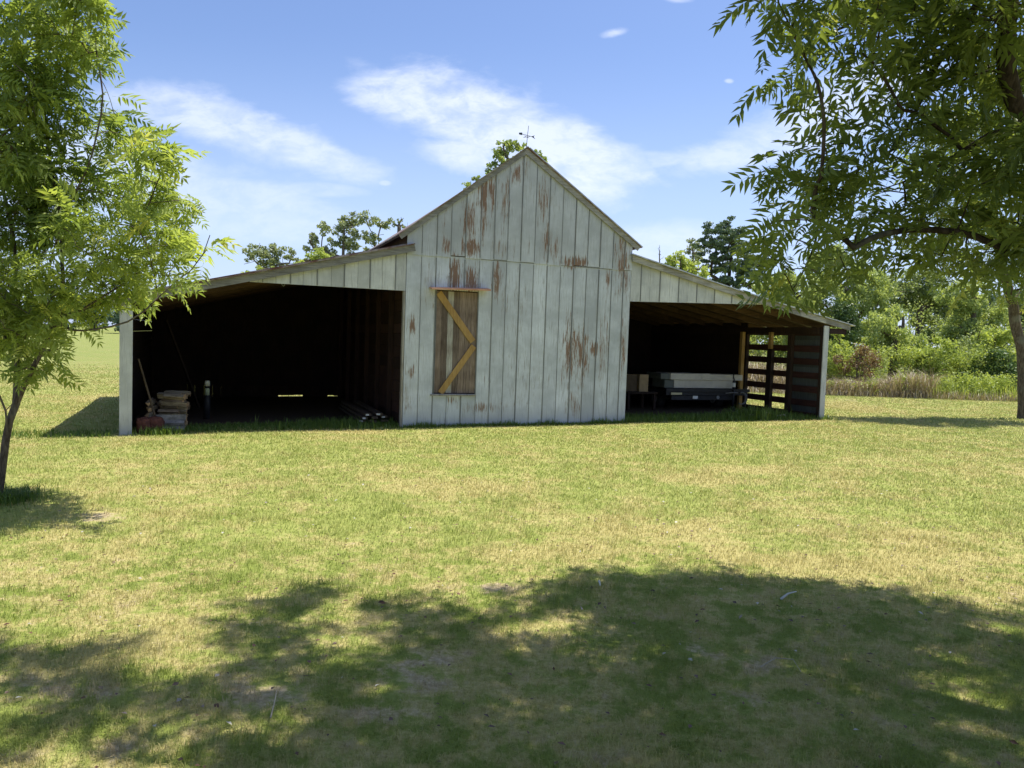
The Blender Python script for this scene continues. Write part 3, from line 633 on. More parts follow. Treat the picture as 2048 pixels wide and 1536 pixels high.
while len(sh) < 1560:
    x_ = rr_.uniform(-4.2, 7.2); y_ = rr_.uniform(-1.5, 5.6)
    if len(sh) > 1350: x_ = rr_.uniform(-1.0, 1.8); y_ = rr_.uniform(1.4, 3.7)
    if y_ > 1.3:
        px, py = proj(x_, y_, 0); m_ = 22*(5/y_)*.9
        if py-m_ < np.interp(px, ex, ey): continue
        if px < 420 and rr_.random() < .4: continue
    h_ = rr_.uniform(4.1, 7.2) if y_ > 2 else rr_.uniform(3.8, 7.4)
    p_ = (x_+h_*SUN.x/SUN.z, y_+h_*SUN.y/SUN.z, h_)
    if p_[1] > 0 and p_[2] < 1.9+.50*p_[1]:
        h_ = (1.9+.5*y_)/(1-.5*SUN.y/SUN.z)+rr_.uniform(.1, 1.4); p_ = (x_+h_*SUN.x/SUN.z, y_+h_*SUN.y/SUN.z, h_)
    sh.append(p_)
def keepA(Pp):
    X_, Y_, Z_ = Pp[:, 0], Pp[:, 1], Pp[:, 2]; k_ = np.ones(len(Pp), bool)
    for i_ in range(len(Pp)):
        if Y_[i_] > .8:
            px, py = proj(X_[i_], Y_[i_], Z_[i_])
            if -60 < px < 1495 and py > -70: k_[i_] = False
        s_ = Z_[i_]; gx, gy = X_[i_]-s_*SUN.x/SUN.z, Y_[i_]-s_*SUN.y/SUN.z
        if gy > 1.5:
            px, py = proj(gx, gy, 0)
            if py < np.interp(px, ex, ey)-22: k_[i_] = False
    return k_
def perA(t_):
    if t_[1] > .8:
        px, py = proj(*t_)
        if 1400 < px < 2200 and py > -60: return (5 if px > 1800 else 4), 1.0
    return 8, 1.2
def yA(Pp): return np.clip(RNG.random(len(Pp))*.55+.3*vnoise(Pp[:, 0]+9, Pp[:, 2]+9, 2.0, 12)+(RNG.random(len(Pp)) < .05)*.3, 0, 1)
near_tree('pecan_tree', 'large pecan tree whose leafy branches hang into the upper right and shade the foreground', ab, limbsA, None, 0, 10, .225, L_pecan, M_barkd, .22, yA, perfn=perA, extra_targets=np.concatenate([TA, np.array(sh)]), keepfn=keepA)

# ---- second pecan by the right edge, trunk in view
bb = gp(2044, 838); DB = bb[1]
limbsB = [[bb, at(2046, 760, DB), at(2044, 700, DB), at(2030, 640, DB), at(2022, 600, DB), at(2000, 520, DB), at(1990, 420, DB), at(2000, 250, DB)],
    [at(2024, 605, DB), at(2070, 540, DB+.3), at(2110, 420, DB+.5), at(2120, 260, DB+.5)], [at(2010, 560, DB), at(1950, 520, DB-.5), at(1890, 500, DB-1)], [at(2000, 520, DB), at(1960, 420, DB-.6), at(1900, 340, DB-.8)]]
blB = pxblobs([(1960, 500, 50), (1900, 480, 45), (1930, 420, 55), (2000, 420, 60), (2060, 480, 60), (1880, 390, 45), (1960, 320, 65), (2040, 320, 65), (1900, 540, 26), (1990, 560, 34), (2060, 570, 40), (1860, 330, 50), (1920, 240, 60), (2020, 200, 70), (2120, 300, 80), (2120, 450, 70), (1850, 500, 26), (2100, 180, 70), (2160, 560, 50)], DB-.6, .8)
near_tree('pecan_tree', 'pecan tree with a bare leaning trunk standing on the grass at the right edge', bb, limbsB, blB, 300, 5, .34, L_pecan, M_bark, .12, lambda P: np.clip(RNG.random(len(P))*.6+.38, 0, 1))

# ---- trees far behind
oakg = 'oaks beyond the barn'
far_tree('oak_tree', 'small rounded oak above the left shed roof, nearest the left edge', [(500, 512, 17), (520, 500, 20), (545, 498, 24), (575, 508, 17), (530, 522, 22), (555, 530, 24), (590, 520, 12)], 62, L_oak, M_bark, dens=.62, sub=9, subr=.42, rtr=.16, group=oakg)
far_tree('oak_tree', 'broad spreading oak with sky gaps rising over the left shed roof', [(628, 478, 15), (650, 460, 20), (680, 450, 22), (700, 440, 20), (722, 436, 22), (750, 440, 18), (770, 450, 17), (640, 495, 22), (675, 480, 24), (710, 470, 26), (745, 478, 22), (700, 500, 26), (660, 515, 24), (740, 505, 22), (625, 470, 8), (612, 498, 10)], 66, L_oak, M_bark, dens=.55, sub=9, subr=.40, rtr=.22, group=oakg)
far_tree('oak_tree', 'thin nearly bare treetop beside the main roof slope', [(790, 448, 8), (800, 440, 8), (806, 452, 7)], 62, L_oak, M_bark, dens=.16, sub=4, subr=.4, rtr=.16, ntw=7)
far_tree('bushy_tree', 'bright lime green bushy treetop over the left shed roof', [(620, 520, 18), (640, 510, 20), (655, 518, 14), (600, 530, 14), (630, 540, 20)], 34, L_bright, M_bark, dens=.9, rtr=.12)
far_tree('bushy_tree', 'low yellow green treetop peeping over the far end of the left shed roof', [(490, 548, 11), (520, 540, 10), (545, 538, 9)], 32, L_bright, M_bark, dens=.7, rtr=.1)
far_tree('tall_tree', 'tall light green tree showing behind the barn ridge', [(1008, 300, 20), (1025, 292, 18), (1045, 300, 16), (1002, 320, 18), (1075, 306, 10), (985, 338, 16), (955, 358, 10), (940, 375, 14), (1040, 330, 26), (1000, 360, 30), (1085, 320, 12), (980, 400, 35), (1060, 390, 40)], 34, leaf_mat('tall_tree_leaves', (.20, .28, .09), (.38, .46, .15), (.45, .50, .18), .4), M_bark, dens=.9, sub=12, subr=.42, rtr=.14)
for k_, (px, py, r_, lab) in enumerate(((30, 612, 44, 'distant dark tree at the far end of the meadow, left edge'), (110, 608, 46, 'distant rounded tree on the meadow horizon behind the young tree'), (185, 615, 38, 'distant dark green tree at the meadow horizon beside the left corner post'), (245, 622, 34, 'distant pale tree at the meadow horizon behind the left corner post'), (-60, 605, 50, 'distant broad tree just beyond the left edge of the meadow horizon'), (-150, 600, 50, 'distant tree farthest left in the meadow tree line'))):
    far_tree('distant_tree', lab, [(px-r_*.45, py+8, r_*.7), (px+r_*.4, py+4, r_*.75), (px, py-r_*.3, r_*.6), (px+r_*.1, py+26, r_*.7)], 118+6*(k_ % 3), L_far if k_ % 2 else L_dark, M_barkd, dens=.8, leafpx=6, rtr=.5, group='tree line at the far end of the meadow')
# right-hand wood
far_tree('pine_tree', 'dark old pine with layered limbs behind the right shed roof', [(1425, 468, 27), (1452, 458, 30), (1475, 470, 25), (1410, 490, 22), (1445, 492, 30), (1485, 495, 27), (1425, 515, 27), (1470, 520, 32), (1505, 512, 25), (1440, 545, 30), (1490, 550, 35), (1525, 535, 27), (1520, 565, 32), (1415, 540, 15), (1465, 575, 35)], 48, L_pine, M_barkd, dens=1.0, sub=13, subr=.36, flat=.5, templ=LEAFQ, rtr=.2, leafpx=4.5, trunkpx=1452)
far_tree('mixed_tree', 'thin tan topped tree beside the dark pine', [(1385, 487, 13), (1396, 503, 16), (1374, 502, 11), (1388, 520, 16)], 50, L_oak, M_bark, dens=.5, sub=9, subr=.5, rtr=.08)
far_tree('bushy_tree', 'light green treetop just above the right shed roof beside the gable', [(1340, 525, 18), (1358, 518, 18), (1380, 530, 20), (1400, 545, 18), (1330, 545, 18), (1360, 550, 26)], 40, L_bright, M_bark, dens=.9, rtr=.14)
far_tree('willow_tree', 'tall feathery green willow behind the right shed roof, highest of the thicket', [(1650, 520, 30), (1680, 505, 30), (1705, 530, 34), (1730, 560, 36), (1660, 560, 40), (1700, 590, 44), (1745, 600, 36), (1720, 640, 44), (1680, 640, 40), (1755, 565, 40), (1620, 520, 26)], 35, L_willow, M_bark, dens=1.0, hang=.35, sub=18, subr=.34)
far_tree('willow_tree', 'pale green willow rising from the right shed eave', [(1540, 580, 34), (1565, 560, 30), (1600, 575, 36), (1620, 600, 38), (1580, 615, 38), (1630, 640, 40), (1600, 660, 40), (1550, 630, 36), (1650, 690, 34)], 31, L_willow, M_bark, dens=1.0, hang=.3, sub=18, subr=.34, tintlo=.12)
far_tree('cedar_tree', 'dark green tree between the two pale willows', [(1660, 610, 40), (1690, 650, 44), (1650, 660, 40), (1680, 700, 44), (1660, 740, 30)], 33.5, L_dark, M_barkd, dens=1.0, sub=16)
far_tree('willow_tree', 'low rounded willow at the front of the thicket', [(1760, 650, 38), (1790, 630, 34), (1800, 670, 40), (1760, 690, 40), (1800, 710, 34), (1830, 690, 30)], 30, L_willow, M_bark, dens=1.0, hang=.25, sub=18, subr=.34, tintlo=.08)
far_tree('mixed_tree', 'grey green tree under the hanging pecan branches', [(1795, 570, 40), (1835, 548, 30), (1770, 610, 40), (1820, 590, 36), (1860, 570, 34), (1890, 600, 38), (1850, 630, 42), (1900, 650, 40), (1850, 680, 36)], 38, L_mid, M_bark, dens=.95, sub=14)
far_tree('mixed_tree', 'light green tree in the thicket left of the leaning trunk', [(1900, 590, 30), (1940, 585, 30), (1930, 630, 34), (1960, 615, 34), (1990, 640, 36), (1950, 665, 38), (1920, 680, 36), (1980, 690, 36)], 34, L_willow, M_bark, dens=.95, sub=14)
far_tree('mixed_tree', 'mid green tree at the right edge behind the leaning trunk', [(2020, 610, 34), (2060, 600, 40), (2050, 650, 42), (2100, 640, 50), (2090, 710, 50), (2140, 680, 60)], 36, L_mid, M_bark, dens=.95, sub=14)
far_tree('dark_shrub', 'dark leafy shrub in front of the thicket beside the leaning trunk', [(1960, 735, 30), (1990, 720, 34), (2020, 740, 34), (1935, 755, 26), (1990, 760, 34), (2035, 765, 26)], 28, L_dark, M_barkd, dens=1.1, cat='shrub', rtr=.06, tintlo=.1)
far_tree('pale_shrub', 'yellow green shrub at the front of the thicket, middle of the gap', [(1850, 720, 32), (1880, 700, 30), (1900, 730, 34), (1865, 750, 30), (1830, 740, 28)], 28.6, L_bright, M_bark, dens=1.0, cat='shrub', rtr=.05)
far_tree('pale_shrub', 'lime green shrub reaching up left of the leaning trunk', [(1990, 675, 24), (1965, 680, 20), (2015, 670, 24), (1990, 700, 24)], 29.5, L_bright, M_bark, dens=1.0, cat='shrub', rtr=.05)
far_tree('red_shrub', 'reddish brown shrub beside the right corner post', [(1728, 705, 22), (1712, 720, 20), (1745, 725, 20), (1690, 735, 18), (1675, 720, 12), (1730, 745, 20)], 27.8, L_redbr, M_bark, dens=.5, subr=.55, leafpx=4, cat='shrub', rtr=.04)
far_tree('pale_shrub', 'green shrub against the right corner post', [(1672, 665, 16), (1685, 690, 20), (1668, 700, 16), (1690, 715, 16)], 29, L_bright, M_bark, dens=.9, cat='shrub', rtr=.04)
far_tree('mixed_tree', 'green tree behind the slatted side of the right shed', [(1450, 660, 50), (1520, 650, 50), (1490, 690, 50), (1560, 680, 45), (1400, 670, 50)], 32, L_willow, M_bark, dens=.7)
for (px, py, r_, D, lab_) in ((2250, 600, 90, 34, 'tall green tree of the thicket just beyond the right edge'), (2420, 590, 110, 38, 'broad green tree at the far right end of the thicket'), (2250, 700, 70, 29, 'low green tree at the front of the thicket, far right')):
    far_tree('mixed_tree', lab_, [(px-r_*.4, py, r_*.6), (px+r_*.4, py+5, r_*.6), (px, py-r_*.4, r_*.5), (px, py+r_*.5, r_*.7)], D, L_mid, M_bark, dens=.5, leafpx=8)
# far blue-green wood line on the right
for k_, px in enumerate((1840, 1905, 1965, 2030)):
    far_tree('distant_tree', ('far blue green tree over the thicket, %s' % ('leftmost of four', 'second of four from the left', 'third of four from the left', 'rightmost of four')[k_]), [(px-18, 612, 26), (px+16, 606, 26), (px, 596, 20), (px, 630, 34)], 95, L_far, M_barkd, dens=.8, leafpx=6, rtr=.4, group='far wood line behind the right thicket')
#DEAD
def thicket(label, xr, yr, Dr_, n_, mat_, sub=60, cr=.85, ls=(.06, .17), nm='undergrowth'):
    c_ = np.array([at(RNG.uniform(*xr), RNG.uniform(*yr), RNG.uniform(*Dr_)) for _ in range(sub)]); ids = RNG.integers(0, sub, n_); g = RNG.normal(0, 1, (n_, 3)); g /= np.linalg.norm(g, axis=1)[:, None]; g *= RNG.random((n_, 1))**.45*cr*RNG.uniform(.5, 1.3, sub)[ids][:, None]
    P_ = c_[ids]+g; ok = P_[:, 2] > 0; P_ = P_[ok]; V_, F_, T_ = place_templates([LEAFQ], P_, RNG.normal(0, 1, P_.shape), RNG.uniform(*ls, len(P_)), np.clip(RNG.random(sub)[ids][ok]*.4+RNG.random(len(P_))*.45, 0, 1), 3.0)
    tag(np_mesh(nm, V_, [F_], mat_, tint=T_), label, nm.replace('_', ' '), kind='stuff')
thicket('dense leafy undergrowth filling the foot of the thicket on the right', (1400, 2250), (690, 770), (31, 35), 26000, L_mid, 70)
thicket('lighter leafy undergrowth between the trees of the thicket on the right', (1500, 2250), (640, 720), (35, 39), 22000, L_willow, 60)
def bare_tree(px, top, bot, D, label):
    base = at(px, bot, D); base[2] = gz(base[0], D); t_ = empty('dead_tree', base, label=label, cat='tree'); tp = at(px+3, top, D)
    T = [at(px+RNG.normal(0, 4)*(1+k_*.12), top+4+k_*3.2, D+RNG.normal(0, .3)) for k_ in range(8)]+[tp]
    nodes, parent, rad, tips = grow([[base, (base+tp)/2+np.array([.15, 0, 0]), tp]], T, .035, tip=.009, steps=4, wob=.5); tube_tree(nodes-base, parent, rad, 'trunk', M_bark, t_, 4, 6)
bare_tree(1316, 490, 700, 45, 'bare dead treetop sticking up beside the right gable eave')
bare_tree(812, 445, 700, 58, 'leafless thin twigs above the left roof slope')

# ---- brush, weeds, dead stems
def brush(name, label, cat, xr, n_, hpx, mat_, D0, spread=1.2, w0=.03, lean=.5, shape=None, tlo=0, thi=1):
    px = RNG.uniform(*xr, n_); D = D0+RNG.uniform(-spread, spread, n_); P_ = np.array([at(p_, 700, d_) for p_, d_ in zip(px, D)]); P_[:, 2] = gz(P_[:, 0], P_[:, 1])
    H_ = hpx/FPX*D0*RNG.uniform(.35, 1.1, n_)*(.55+.75*vnoise(P_[:, 0]+50, P_[:, 1], .8, 31))
    return blades(name, P_, H_, np.full(n_, w0)*RNG.uniform(.6, 1.4, n_), mat_, label, cat, lean, tint=RNG.uniform(tlo, thi, n_))
brush('dead_brush', 'tangle of dead tan stems at the foot of the thicket', 'brush', (1640, 1870), 5200, 70, L_dead, 27.2, 1.1, .018, 1.0)
brush('dead_brush', 'dead tan stalks behind the slatted side of the right shed', 'brush', (1420, 1650), 3400, 80, L_dead, 27.6, 1.1, .02, .8)
thicket('knee high green weeds along the edge of the mown grass on the right', (1800, 2200), (757, 790), (26.6, 27.6), 15000, L_bright, 120, .33, (.03, .10), 'tall_weeds')
thicket('yellow green scrub rising behind the dead stems', (1640, 2200), (700, 765), (28, 29.3), 26000, L_bright, 150, .45, (.03, .10), 'tall_weeds')
thicket('scattered low green weeds in front of the dead tan stems', (1640, 1870), (762, 786), (26.2, 27.2), 3600, L_bright, 40, .28, (.03, .09), 'tall_weeds')
brush('tall_weeds', 'thin upright green stems among the weeds at the mown edge', 'weeds', (1820, 2150), 1500, 44, L_bright, 26.9, .8, .02, .5)
brush('tall_weeds', 'fine dry grass fringe at the edge of the mown lawn', 'weeds', (1380, 2200), 3800, 24, L_dead, 26.3, .5, .02, .6)
# weeds in the sheds, against the barn and round the sapling
def strip(pts, h_, w0=.006, lean=.35, mat_=L_weed, label='', tlo=0, thi=.85, cat='weeds', name='weeds'):
    pts = np.array(pts); P_ = np.stack([pts[:, 0], pts[:, 1], gz(pts[:, 0], pts[:, 1])], -1)
    return blades(name, P_, h_*RNG.uniform(.25, 1.1, len(P_)), np.full(len(P_), w0)*RNG.uniform(.7, 1.4, len(P_)), mat_, label, cat, lean, tint=RNG.uniform(tlo, thi, len(P_)))
def uwpts(n_, u0, u1, w0, w1): return [uw(RNG.uniform(u0, u1), RNG.uniform(w0, w1)) for _ in range(n_)]
strip(uwpts(6500, 4.5, 9.7, -.12, 1.0), .15, .012, .5, label='shaggy grass growing in the mouth of the right shed', tlo=.0)
strip([uw(RNG.normal(7.9, .35), RNG.normal(.35, .2)) for _ in range(900)], .34, .012, .5, label='taller clump of weeds in front of the black trailer', tlo=.2)
strip(uwpts(5200, -4.1, 0, -.05, .9), .10, .011, .5, label='dark grass along the mouth of the left shed')
strip([uw(RNG.normal(-1.0, .5), RNG.normal(.55, .3)) for _ in range(1300)], .17, .011, .4, label='patch of longer grass at the right side of the left shed mouth')
strip(uwpts(2600, 0, 4.5, -.10, -.01), .085, .010, .4, label='short fringe of grass against the foot of the gable wall', tlo=.2)
strip([uw(uc_+RNG.normal(0, .12), -.06+RNG.normal(0, .03)) for (uc_, n_) in ((.35, 160), (1.9, 110), (2.75, 150), (3.9, 170), (4.5, 160)) for _ in range(n_)], .15, .009, .5, label='small uneven weed clumps growing against the foot of the gable wall', tlo=.2, name='weed_clumps')
strip([uw(RNG.normal(-3.85, .17), RNG.normal(-.12, .07)) for _ in range(420)], .17, .011, .5, label='bright green tuft beside the left corner post', tlo=.3)
strip([uw(RNG.uniform(-7, -4.5), RNG.uniform(-.3, .5)) for _ in range(1500)], .10, .011, .4, label='longer grass outside the left shed')
strip([(lb[0]+RNG.normal(.05, .16), lb[1]+RNG.normal(-.05, .16)) for _ in range(1500)], .17, .006, .8, label='tall dark green tuft round the foot of the young tree', thi=.6)
for (px, py, h_) in ((512, 858, .28), (541, 860, .30), (558, 862, .22), (300, 862, .2)):
    p_ = gp(px, py); strip([(p_[0]+RNG.normal(0, .02), p_[1]+RNG.normal(0, .02)) for _ in range(7)], h_, .010, .15, label='few thin seed stalks in the left shed mouth', tlo=.6, name='weed_stalks')
#OBJECTS
# ------------------------------------------------------------------ the barn
LEN = 7.0; RU, RZ = 2.15, 5.07; LE = (-.16, 3.33); RE = (4.60, 3.49)
barn = empty('barn', (O[0], O[1], 0), TH, label='old pale grey board barn with a steep gable and an open shed on each side', cat='barn')
def lz(u): return 3.18+.253*(u-.1)           # top line of left shed roof
def rz_(u): return 3.31-.2021*(u-4.45)       # top line of right shed roof
# centre wall in vertical boards
zs = lambda u: 3.04
def topz(u): return (RZ+(u-RU)*(RZ-LE[1])/(RU-LE[0]) if u < RU else RZ-(u-RU)*(RZ-RE[1])/(RE[0]-RU))-.05
hu0, hz0, hu1, hz1 = .55, .60, 1.33, 2.44
b = MB(); gb = MB(); u = 0.0; k = 0; seams = []
while u < 4.44:
    wd = .268+random.uniform(-.012, .012); u1 = min(u+wd, 4.45)
    if 4.45-u1 < .09: u1 = 4.45
    d0 = random.uniform(0, .006); zb = -.25
    segs = [(zb, zs(u)-.004)]
    a0, a1 = u+.0025, u1-.0025
    if a1 > hu0 and a0 < hu1:   # the hay door opening
        if a0 < hu0-.02: b.box((a0, d0, hz0), (hu0, d0+.022, hz1), m=0); 
        if a1 > hu1+.02: b.box((hu1, d0, hz0), (a1, d0+.022, hz1), m=0)
        segs = [(zb, hz0), (hz1, zs(u)-.004)]
    for (s0, s1) in segs: b.box((a0, d0, s0), (a1, d0+.022, s1))
    # upper gable boards sit a little proud
    p = d0-.016; tl, tr = topz(a0), topz(a1); q0 = zs(u)+random.uniform(-.03, .012)
    poly = [(a0, q0), (a1, q0)]+([(a1, tr), (RU, topz(RU)), (a0, tl)] if a0 < RU < a1 else [(a1, tr), (a0, tl)])
    gb.prism(poly, p, p+.022); seams.append(u1); u = u1; k += 1
for i_, s in enumerate(seams[:-1]):
    if s < 4.3:
        t = random.uniform(.0, 1); h2 = .009 if i_ % 2 else .004
        top = topz(s)-.03
        if hu0 < s < hu1: sg = [(-.22, hz0-.02), (hz1+.02, zs(s)-.05)]
        else: sg = [(-.22, zs(s)-.05)]
        for (c0, c1) in sg: b.box((s-h2, -.006, c0), (s+h2, .004, c1), t, 1)
        gb.box((s-h2, -.0225, zs(s)+.01), (s+h2, -.008, top), t, 1)
b.box((1.36, -.0045, zs(0)-.024), (4.43, -.001, zs(0)-.012), .1, 1)  # thin dark strip standing in for the shade line under the gable boards
b.build('front_wall', [M_paint, M_seam], barn); gb.build('gable_wall', [M_paint, M_seam], barn)
bk = MB(); bk.box((.005, .03, -.25), (4.44, .045, 3.3)); bk.prism([(.005, 3.3), (4.44, 3.3), (4.44, topz(4.44)-.06), (RU, RZ-.12), (.005, topz(0)-.06)], .03, .045); bk.build('wall_backing', M_dark, barn)
# rake trim of gable
def bar(mb, p0, p1, h, y0, y1, t=None, m=0, over=0):
    """board whose top edge runs p0->p1 in (u,z), height h measured square to it"""
    d = Vector((p1[0]-p0[0], p1[1]-p0[1])).normalized(); n_ = Vector((d.y, -d.x))*(1 if d.x > 0 else -1)
    P0 = Vector(p0)-d*over; P1 = Vector(p1)+d*over
    mb.prism([tuple(P0), tuple(P1), tuple(P1+n_*h), tuple(P0+n_*h)], y0, y1, t, m)
r1 = MB(); bar(r1, LE, (RU, RZ), .085, -.052, -.030); r1.build('rake_board', M_rake, barn)
r2 = MB(); bar(r2, (RU, RZ), RE, .095, -.053, -.031); r2.build('rake_board', M_rake, barn)
def roof_sheet(name, p0, p1, w0, w1, th=.03, mat_=M_rust, ribs=True):
    mb = MB(); d = Vector((p1[0]-p0[0], p1[1]-p0[1])).normalized(); n_ = Vector((-d.y, d.x))*(1 if d.x > 0 else -1)
    # wavy front outline: a few segments with slight sag
    seg = 10
    for i_ in range(seg):
        a = Vector(p0).lerp(Vector(p1), i_/seg); c = Vector(p0).lerp(Vector(p1), (i_+1)/seg); j = random.uniform(0, .008)
        mb.prism([tuple(a), tuple(c), tuple(c+n_*(th*.5+j)), tuple(a+n_*(th*.5+j))], w0-random.uniform(0, .02), w1)
    if ribs:
        ww_ = w0+.1
        while ww_ < w1:
            mb.prism([tuple(Vector(p0)+n_*(th*.5+.006)), tuple(Vector(p1)+n_*(th*.5+.006)), tuple(Vector(p1)+n_*(th*.5+.026)), tuple(Vector(p0)+n_*(th*.5+.026))], ww_, ww_+.03); ww_ += .3
    return mb.build(name, mat_, barn)
RSAG, ESAG = .42, .13
def slope_panel(name, eave, ridge, mat_, off, th, w0=-.075, w1=LEN+.12):
    mb = MB(); seg = 9; ws = np.linspace(w0, w1, seg+1)
    for a, c in zip(ws[:-1], ws[1:]):
        P4 = []
        for wq in (a, c):
            f = max(0, wq)/LEN
            for (uu_, zz_, sg_) in ((*eave, ESAG), (*ridge, RSAG)): P4.append((uu_, wq, zz_-sg_*f+off))
        V8 = P4+[(p[0], p[1], p[2]+th) for p in P4]
        mb.add(V8, [(0, 2, 3, 1), (4, 5, 7, 6), (0, 1, 5, 4), (2, 6, 7, 3), (0, 4, 6, 2), (1, 3, 7, 5)])
    return mb.build(name, mat_, barn)
slope_panel('roof', LE, (RU, RZ), M_rust, 0, .02); slope_panel('roof', (RE[0]+.03, RE[1]-.02), (RU, RZ), M_rust, 0, .02)
rg = MB()
for wa, wb in ((-.09, 2.4), (2.4, 4.8), (4.8, LEN+.14)):
    q0, q1 = RSAG*max(0, wa)/LEN, RSAG*wb/LEN; sec = [(RU-.07, RZ-.030), (RU, RZ+.030), (RU+.07, RZ-.025), (RU, RZ+.022)]
    rg.add([(a_, wa, c_-q0) for a_, c_ in sec]+[(a_, wb, c_-q1) for a_, c_ in sec], [(0, 1, 2, 3), (7, 6, 5, 4), (0, 4, 5, 1), (1, 5, 6, 2), (2, 6, 7, 3), (3, 7, 4, 0)])
rg.build('ridge_cap', M_tin, barn)
# edge strip of metal along the right rake
es = MB(); bar(es, (RU+.05, RZ+.012), (RE[0]+.04, RE[1]+.0), .018, -.085, -.060); es.build('roof_edge_strip', M_tin, barn)
# deck under main roof seen under the left eave
slope_panel('roof_deck', (LE[0]+.01, LE[1]), (RU-.01, RZ), M_under, -.03, .025, -.02, LEN+.1); slope_panel('roof_deck', (RE[0], RE[1]), (RU+.01, RZ), M_under, -.035, .025, -.02, LEN+.1)
# side walls of the centre (red-brown planks laid level) and back walls
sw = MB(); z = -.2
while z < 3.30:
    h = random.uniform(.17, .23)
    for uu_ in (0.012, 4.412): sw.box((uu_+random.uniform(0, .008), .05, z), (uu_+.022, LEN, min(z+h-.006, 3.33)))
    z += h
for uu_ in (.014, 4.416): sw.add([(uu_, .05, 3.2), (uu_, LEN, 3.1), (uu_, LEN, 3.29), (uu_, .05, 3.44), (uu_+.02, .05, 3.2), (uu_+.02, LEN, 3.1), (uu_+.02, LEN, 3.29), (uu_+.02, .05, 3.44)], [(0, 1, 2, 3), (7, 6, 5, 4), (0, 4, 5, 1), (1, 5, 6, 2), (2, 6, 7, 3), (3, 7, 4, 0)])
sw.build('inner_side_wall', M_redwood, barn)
for wq in np.arange(.9, LEN, 1.1):
    stud = MB(); stud.box((-.08, wq, -.2), (.008, wq+.05, 3.1)); stud.build('wall_stud', M_redwood, barn)
    stud = MB(); stud.box((4.44, wq, -.2), (4.52, wq+.05, 3.2)); stud.build('wall_stud', M_dark, barn)
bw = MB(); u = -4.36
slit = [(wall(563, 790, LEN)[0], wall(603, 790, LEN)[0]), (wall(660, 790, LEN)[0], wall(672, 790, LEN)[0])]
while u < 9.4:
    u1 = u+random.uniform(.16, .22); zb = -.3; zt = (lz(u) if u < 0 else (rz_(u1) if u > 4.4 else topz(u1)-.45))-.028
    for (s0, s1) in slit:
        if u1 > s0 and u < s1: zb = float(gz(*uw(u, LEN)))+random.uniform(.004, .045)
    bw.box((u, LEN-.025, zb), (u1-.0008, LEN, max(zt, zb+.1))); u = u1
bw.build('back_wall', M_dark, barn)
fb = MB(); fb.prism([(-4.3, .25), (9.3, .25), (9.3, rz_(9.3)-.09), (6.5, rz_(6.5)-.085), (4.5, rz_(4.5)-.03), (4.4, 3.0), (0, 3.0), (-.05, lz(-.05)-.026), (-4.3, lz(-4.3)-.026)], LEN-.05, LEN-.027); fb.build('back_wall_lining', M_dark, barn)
# left shed
UL0, UL1 = -4.42, -4.24
def post(u0, u1, z1, w0=-.03, w1=.11, name='corner_post', m=None):
    mb = MB(); mb.box((u0, w0, -.3), (u1, w1, z1), jit=.004); return mb.build(name, m or M_paint2, barn, bevel=.006)
post(UL0, UL1, lz(-4.33)-.13, -.03, -.004, 'corner_board'); post(UL0+.01, UL1-.012, lz(-4.33)-.15, -.002, .10, 'corner_post', M_dark)
ls = MB(); z = -.25
while z < 1.95:
    h = random.uniform(.16, .22); ls.box((-4.38, .10, z), (-4.355, LEN, z+h-.004)); z += h
ls.build('outer_side_wall', M_dark, barn)
le = MB(); bar(le, (-4.62, lz(-4.62)), (.11, lz(.11)), .115, -.075, -.048); le.build('rake_board', M_rake, barn)
lr = roof_sheet('roof', (-4.64, lz(-4.64)), (.12, lz(.12)), -.10, LEN+.1)
ld_ = MB(); bar(ld_, (-4.60, lz(-4.60)-.003), (.0, lz(.0)-.003), .022, -.045, LEN+.08); ld_.build('roof_deck', M_under, barn)
for wq in np.arange(.55, LEN, .75): rf = MB(); bar(rf, (-4.55, lz(-4.55)-.027), (-.03, lz(-.03)-.027), .11, wq, wq+.045); rf.build('rafter', M_under, barn)
def lintel(u0, u1, top, bot, name, step=.215):
    mb = MB(); u = u0; flip = 0
    while u < u1-.01:
        e = min(u+step+random.uniform(-.015, .015), u1); a0, a1 = u+.002, e-.002; d0 = random.uniform(0, .006)
        t0, t1 = top(a0), top(a1); b0_, b1_ = bot(a0), bot(a1)
        if t0-b0_ > .012 or t1-b1_ > .012: mb.prism([(a0, b0_), (a1, b1_), (a1, max(t1, b1_+.004)), (a0, max(t0, b0_+.004))], d0, d0+.02)
        if flip % 2 == 0 and top(e)-bot(e) > .05: mb.prism([(e-.009, bot(e)+.01), (e+.009, bot(e)+.01), (e+.009, top(e)-.01), (e-.009, top(e)-.01)], -.007, .001, None, 1)
        u = e; flip += 1
    return mb.build(name, [M_paint2, M_seam], barn)
lintel(-2.56, -.004, lambda u: lz(u)-.10, lambda u: 2.385, 'lintel_boards')
hb = MB(); hb.box((-4.2, .03, 2.30), (-.0, .09, 2.375)) if False else None
jb = MB(); jb.box((-.035, .005, -.2), (-.006, .10, 2.38), .9); jb.build('door_jamb', M_grey, barn)
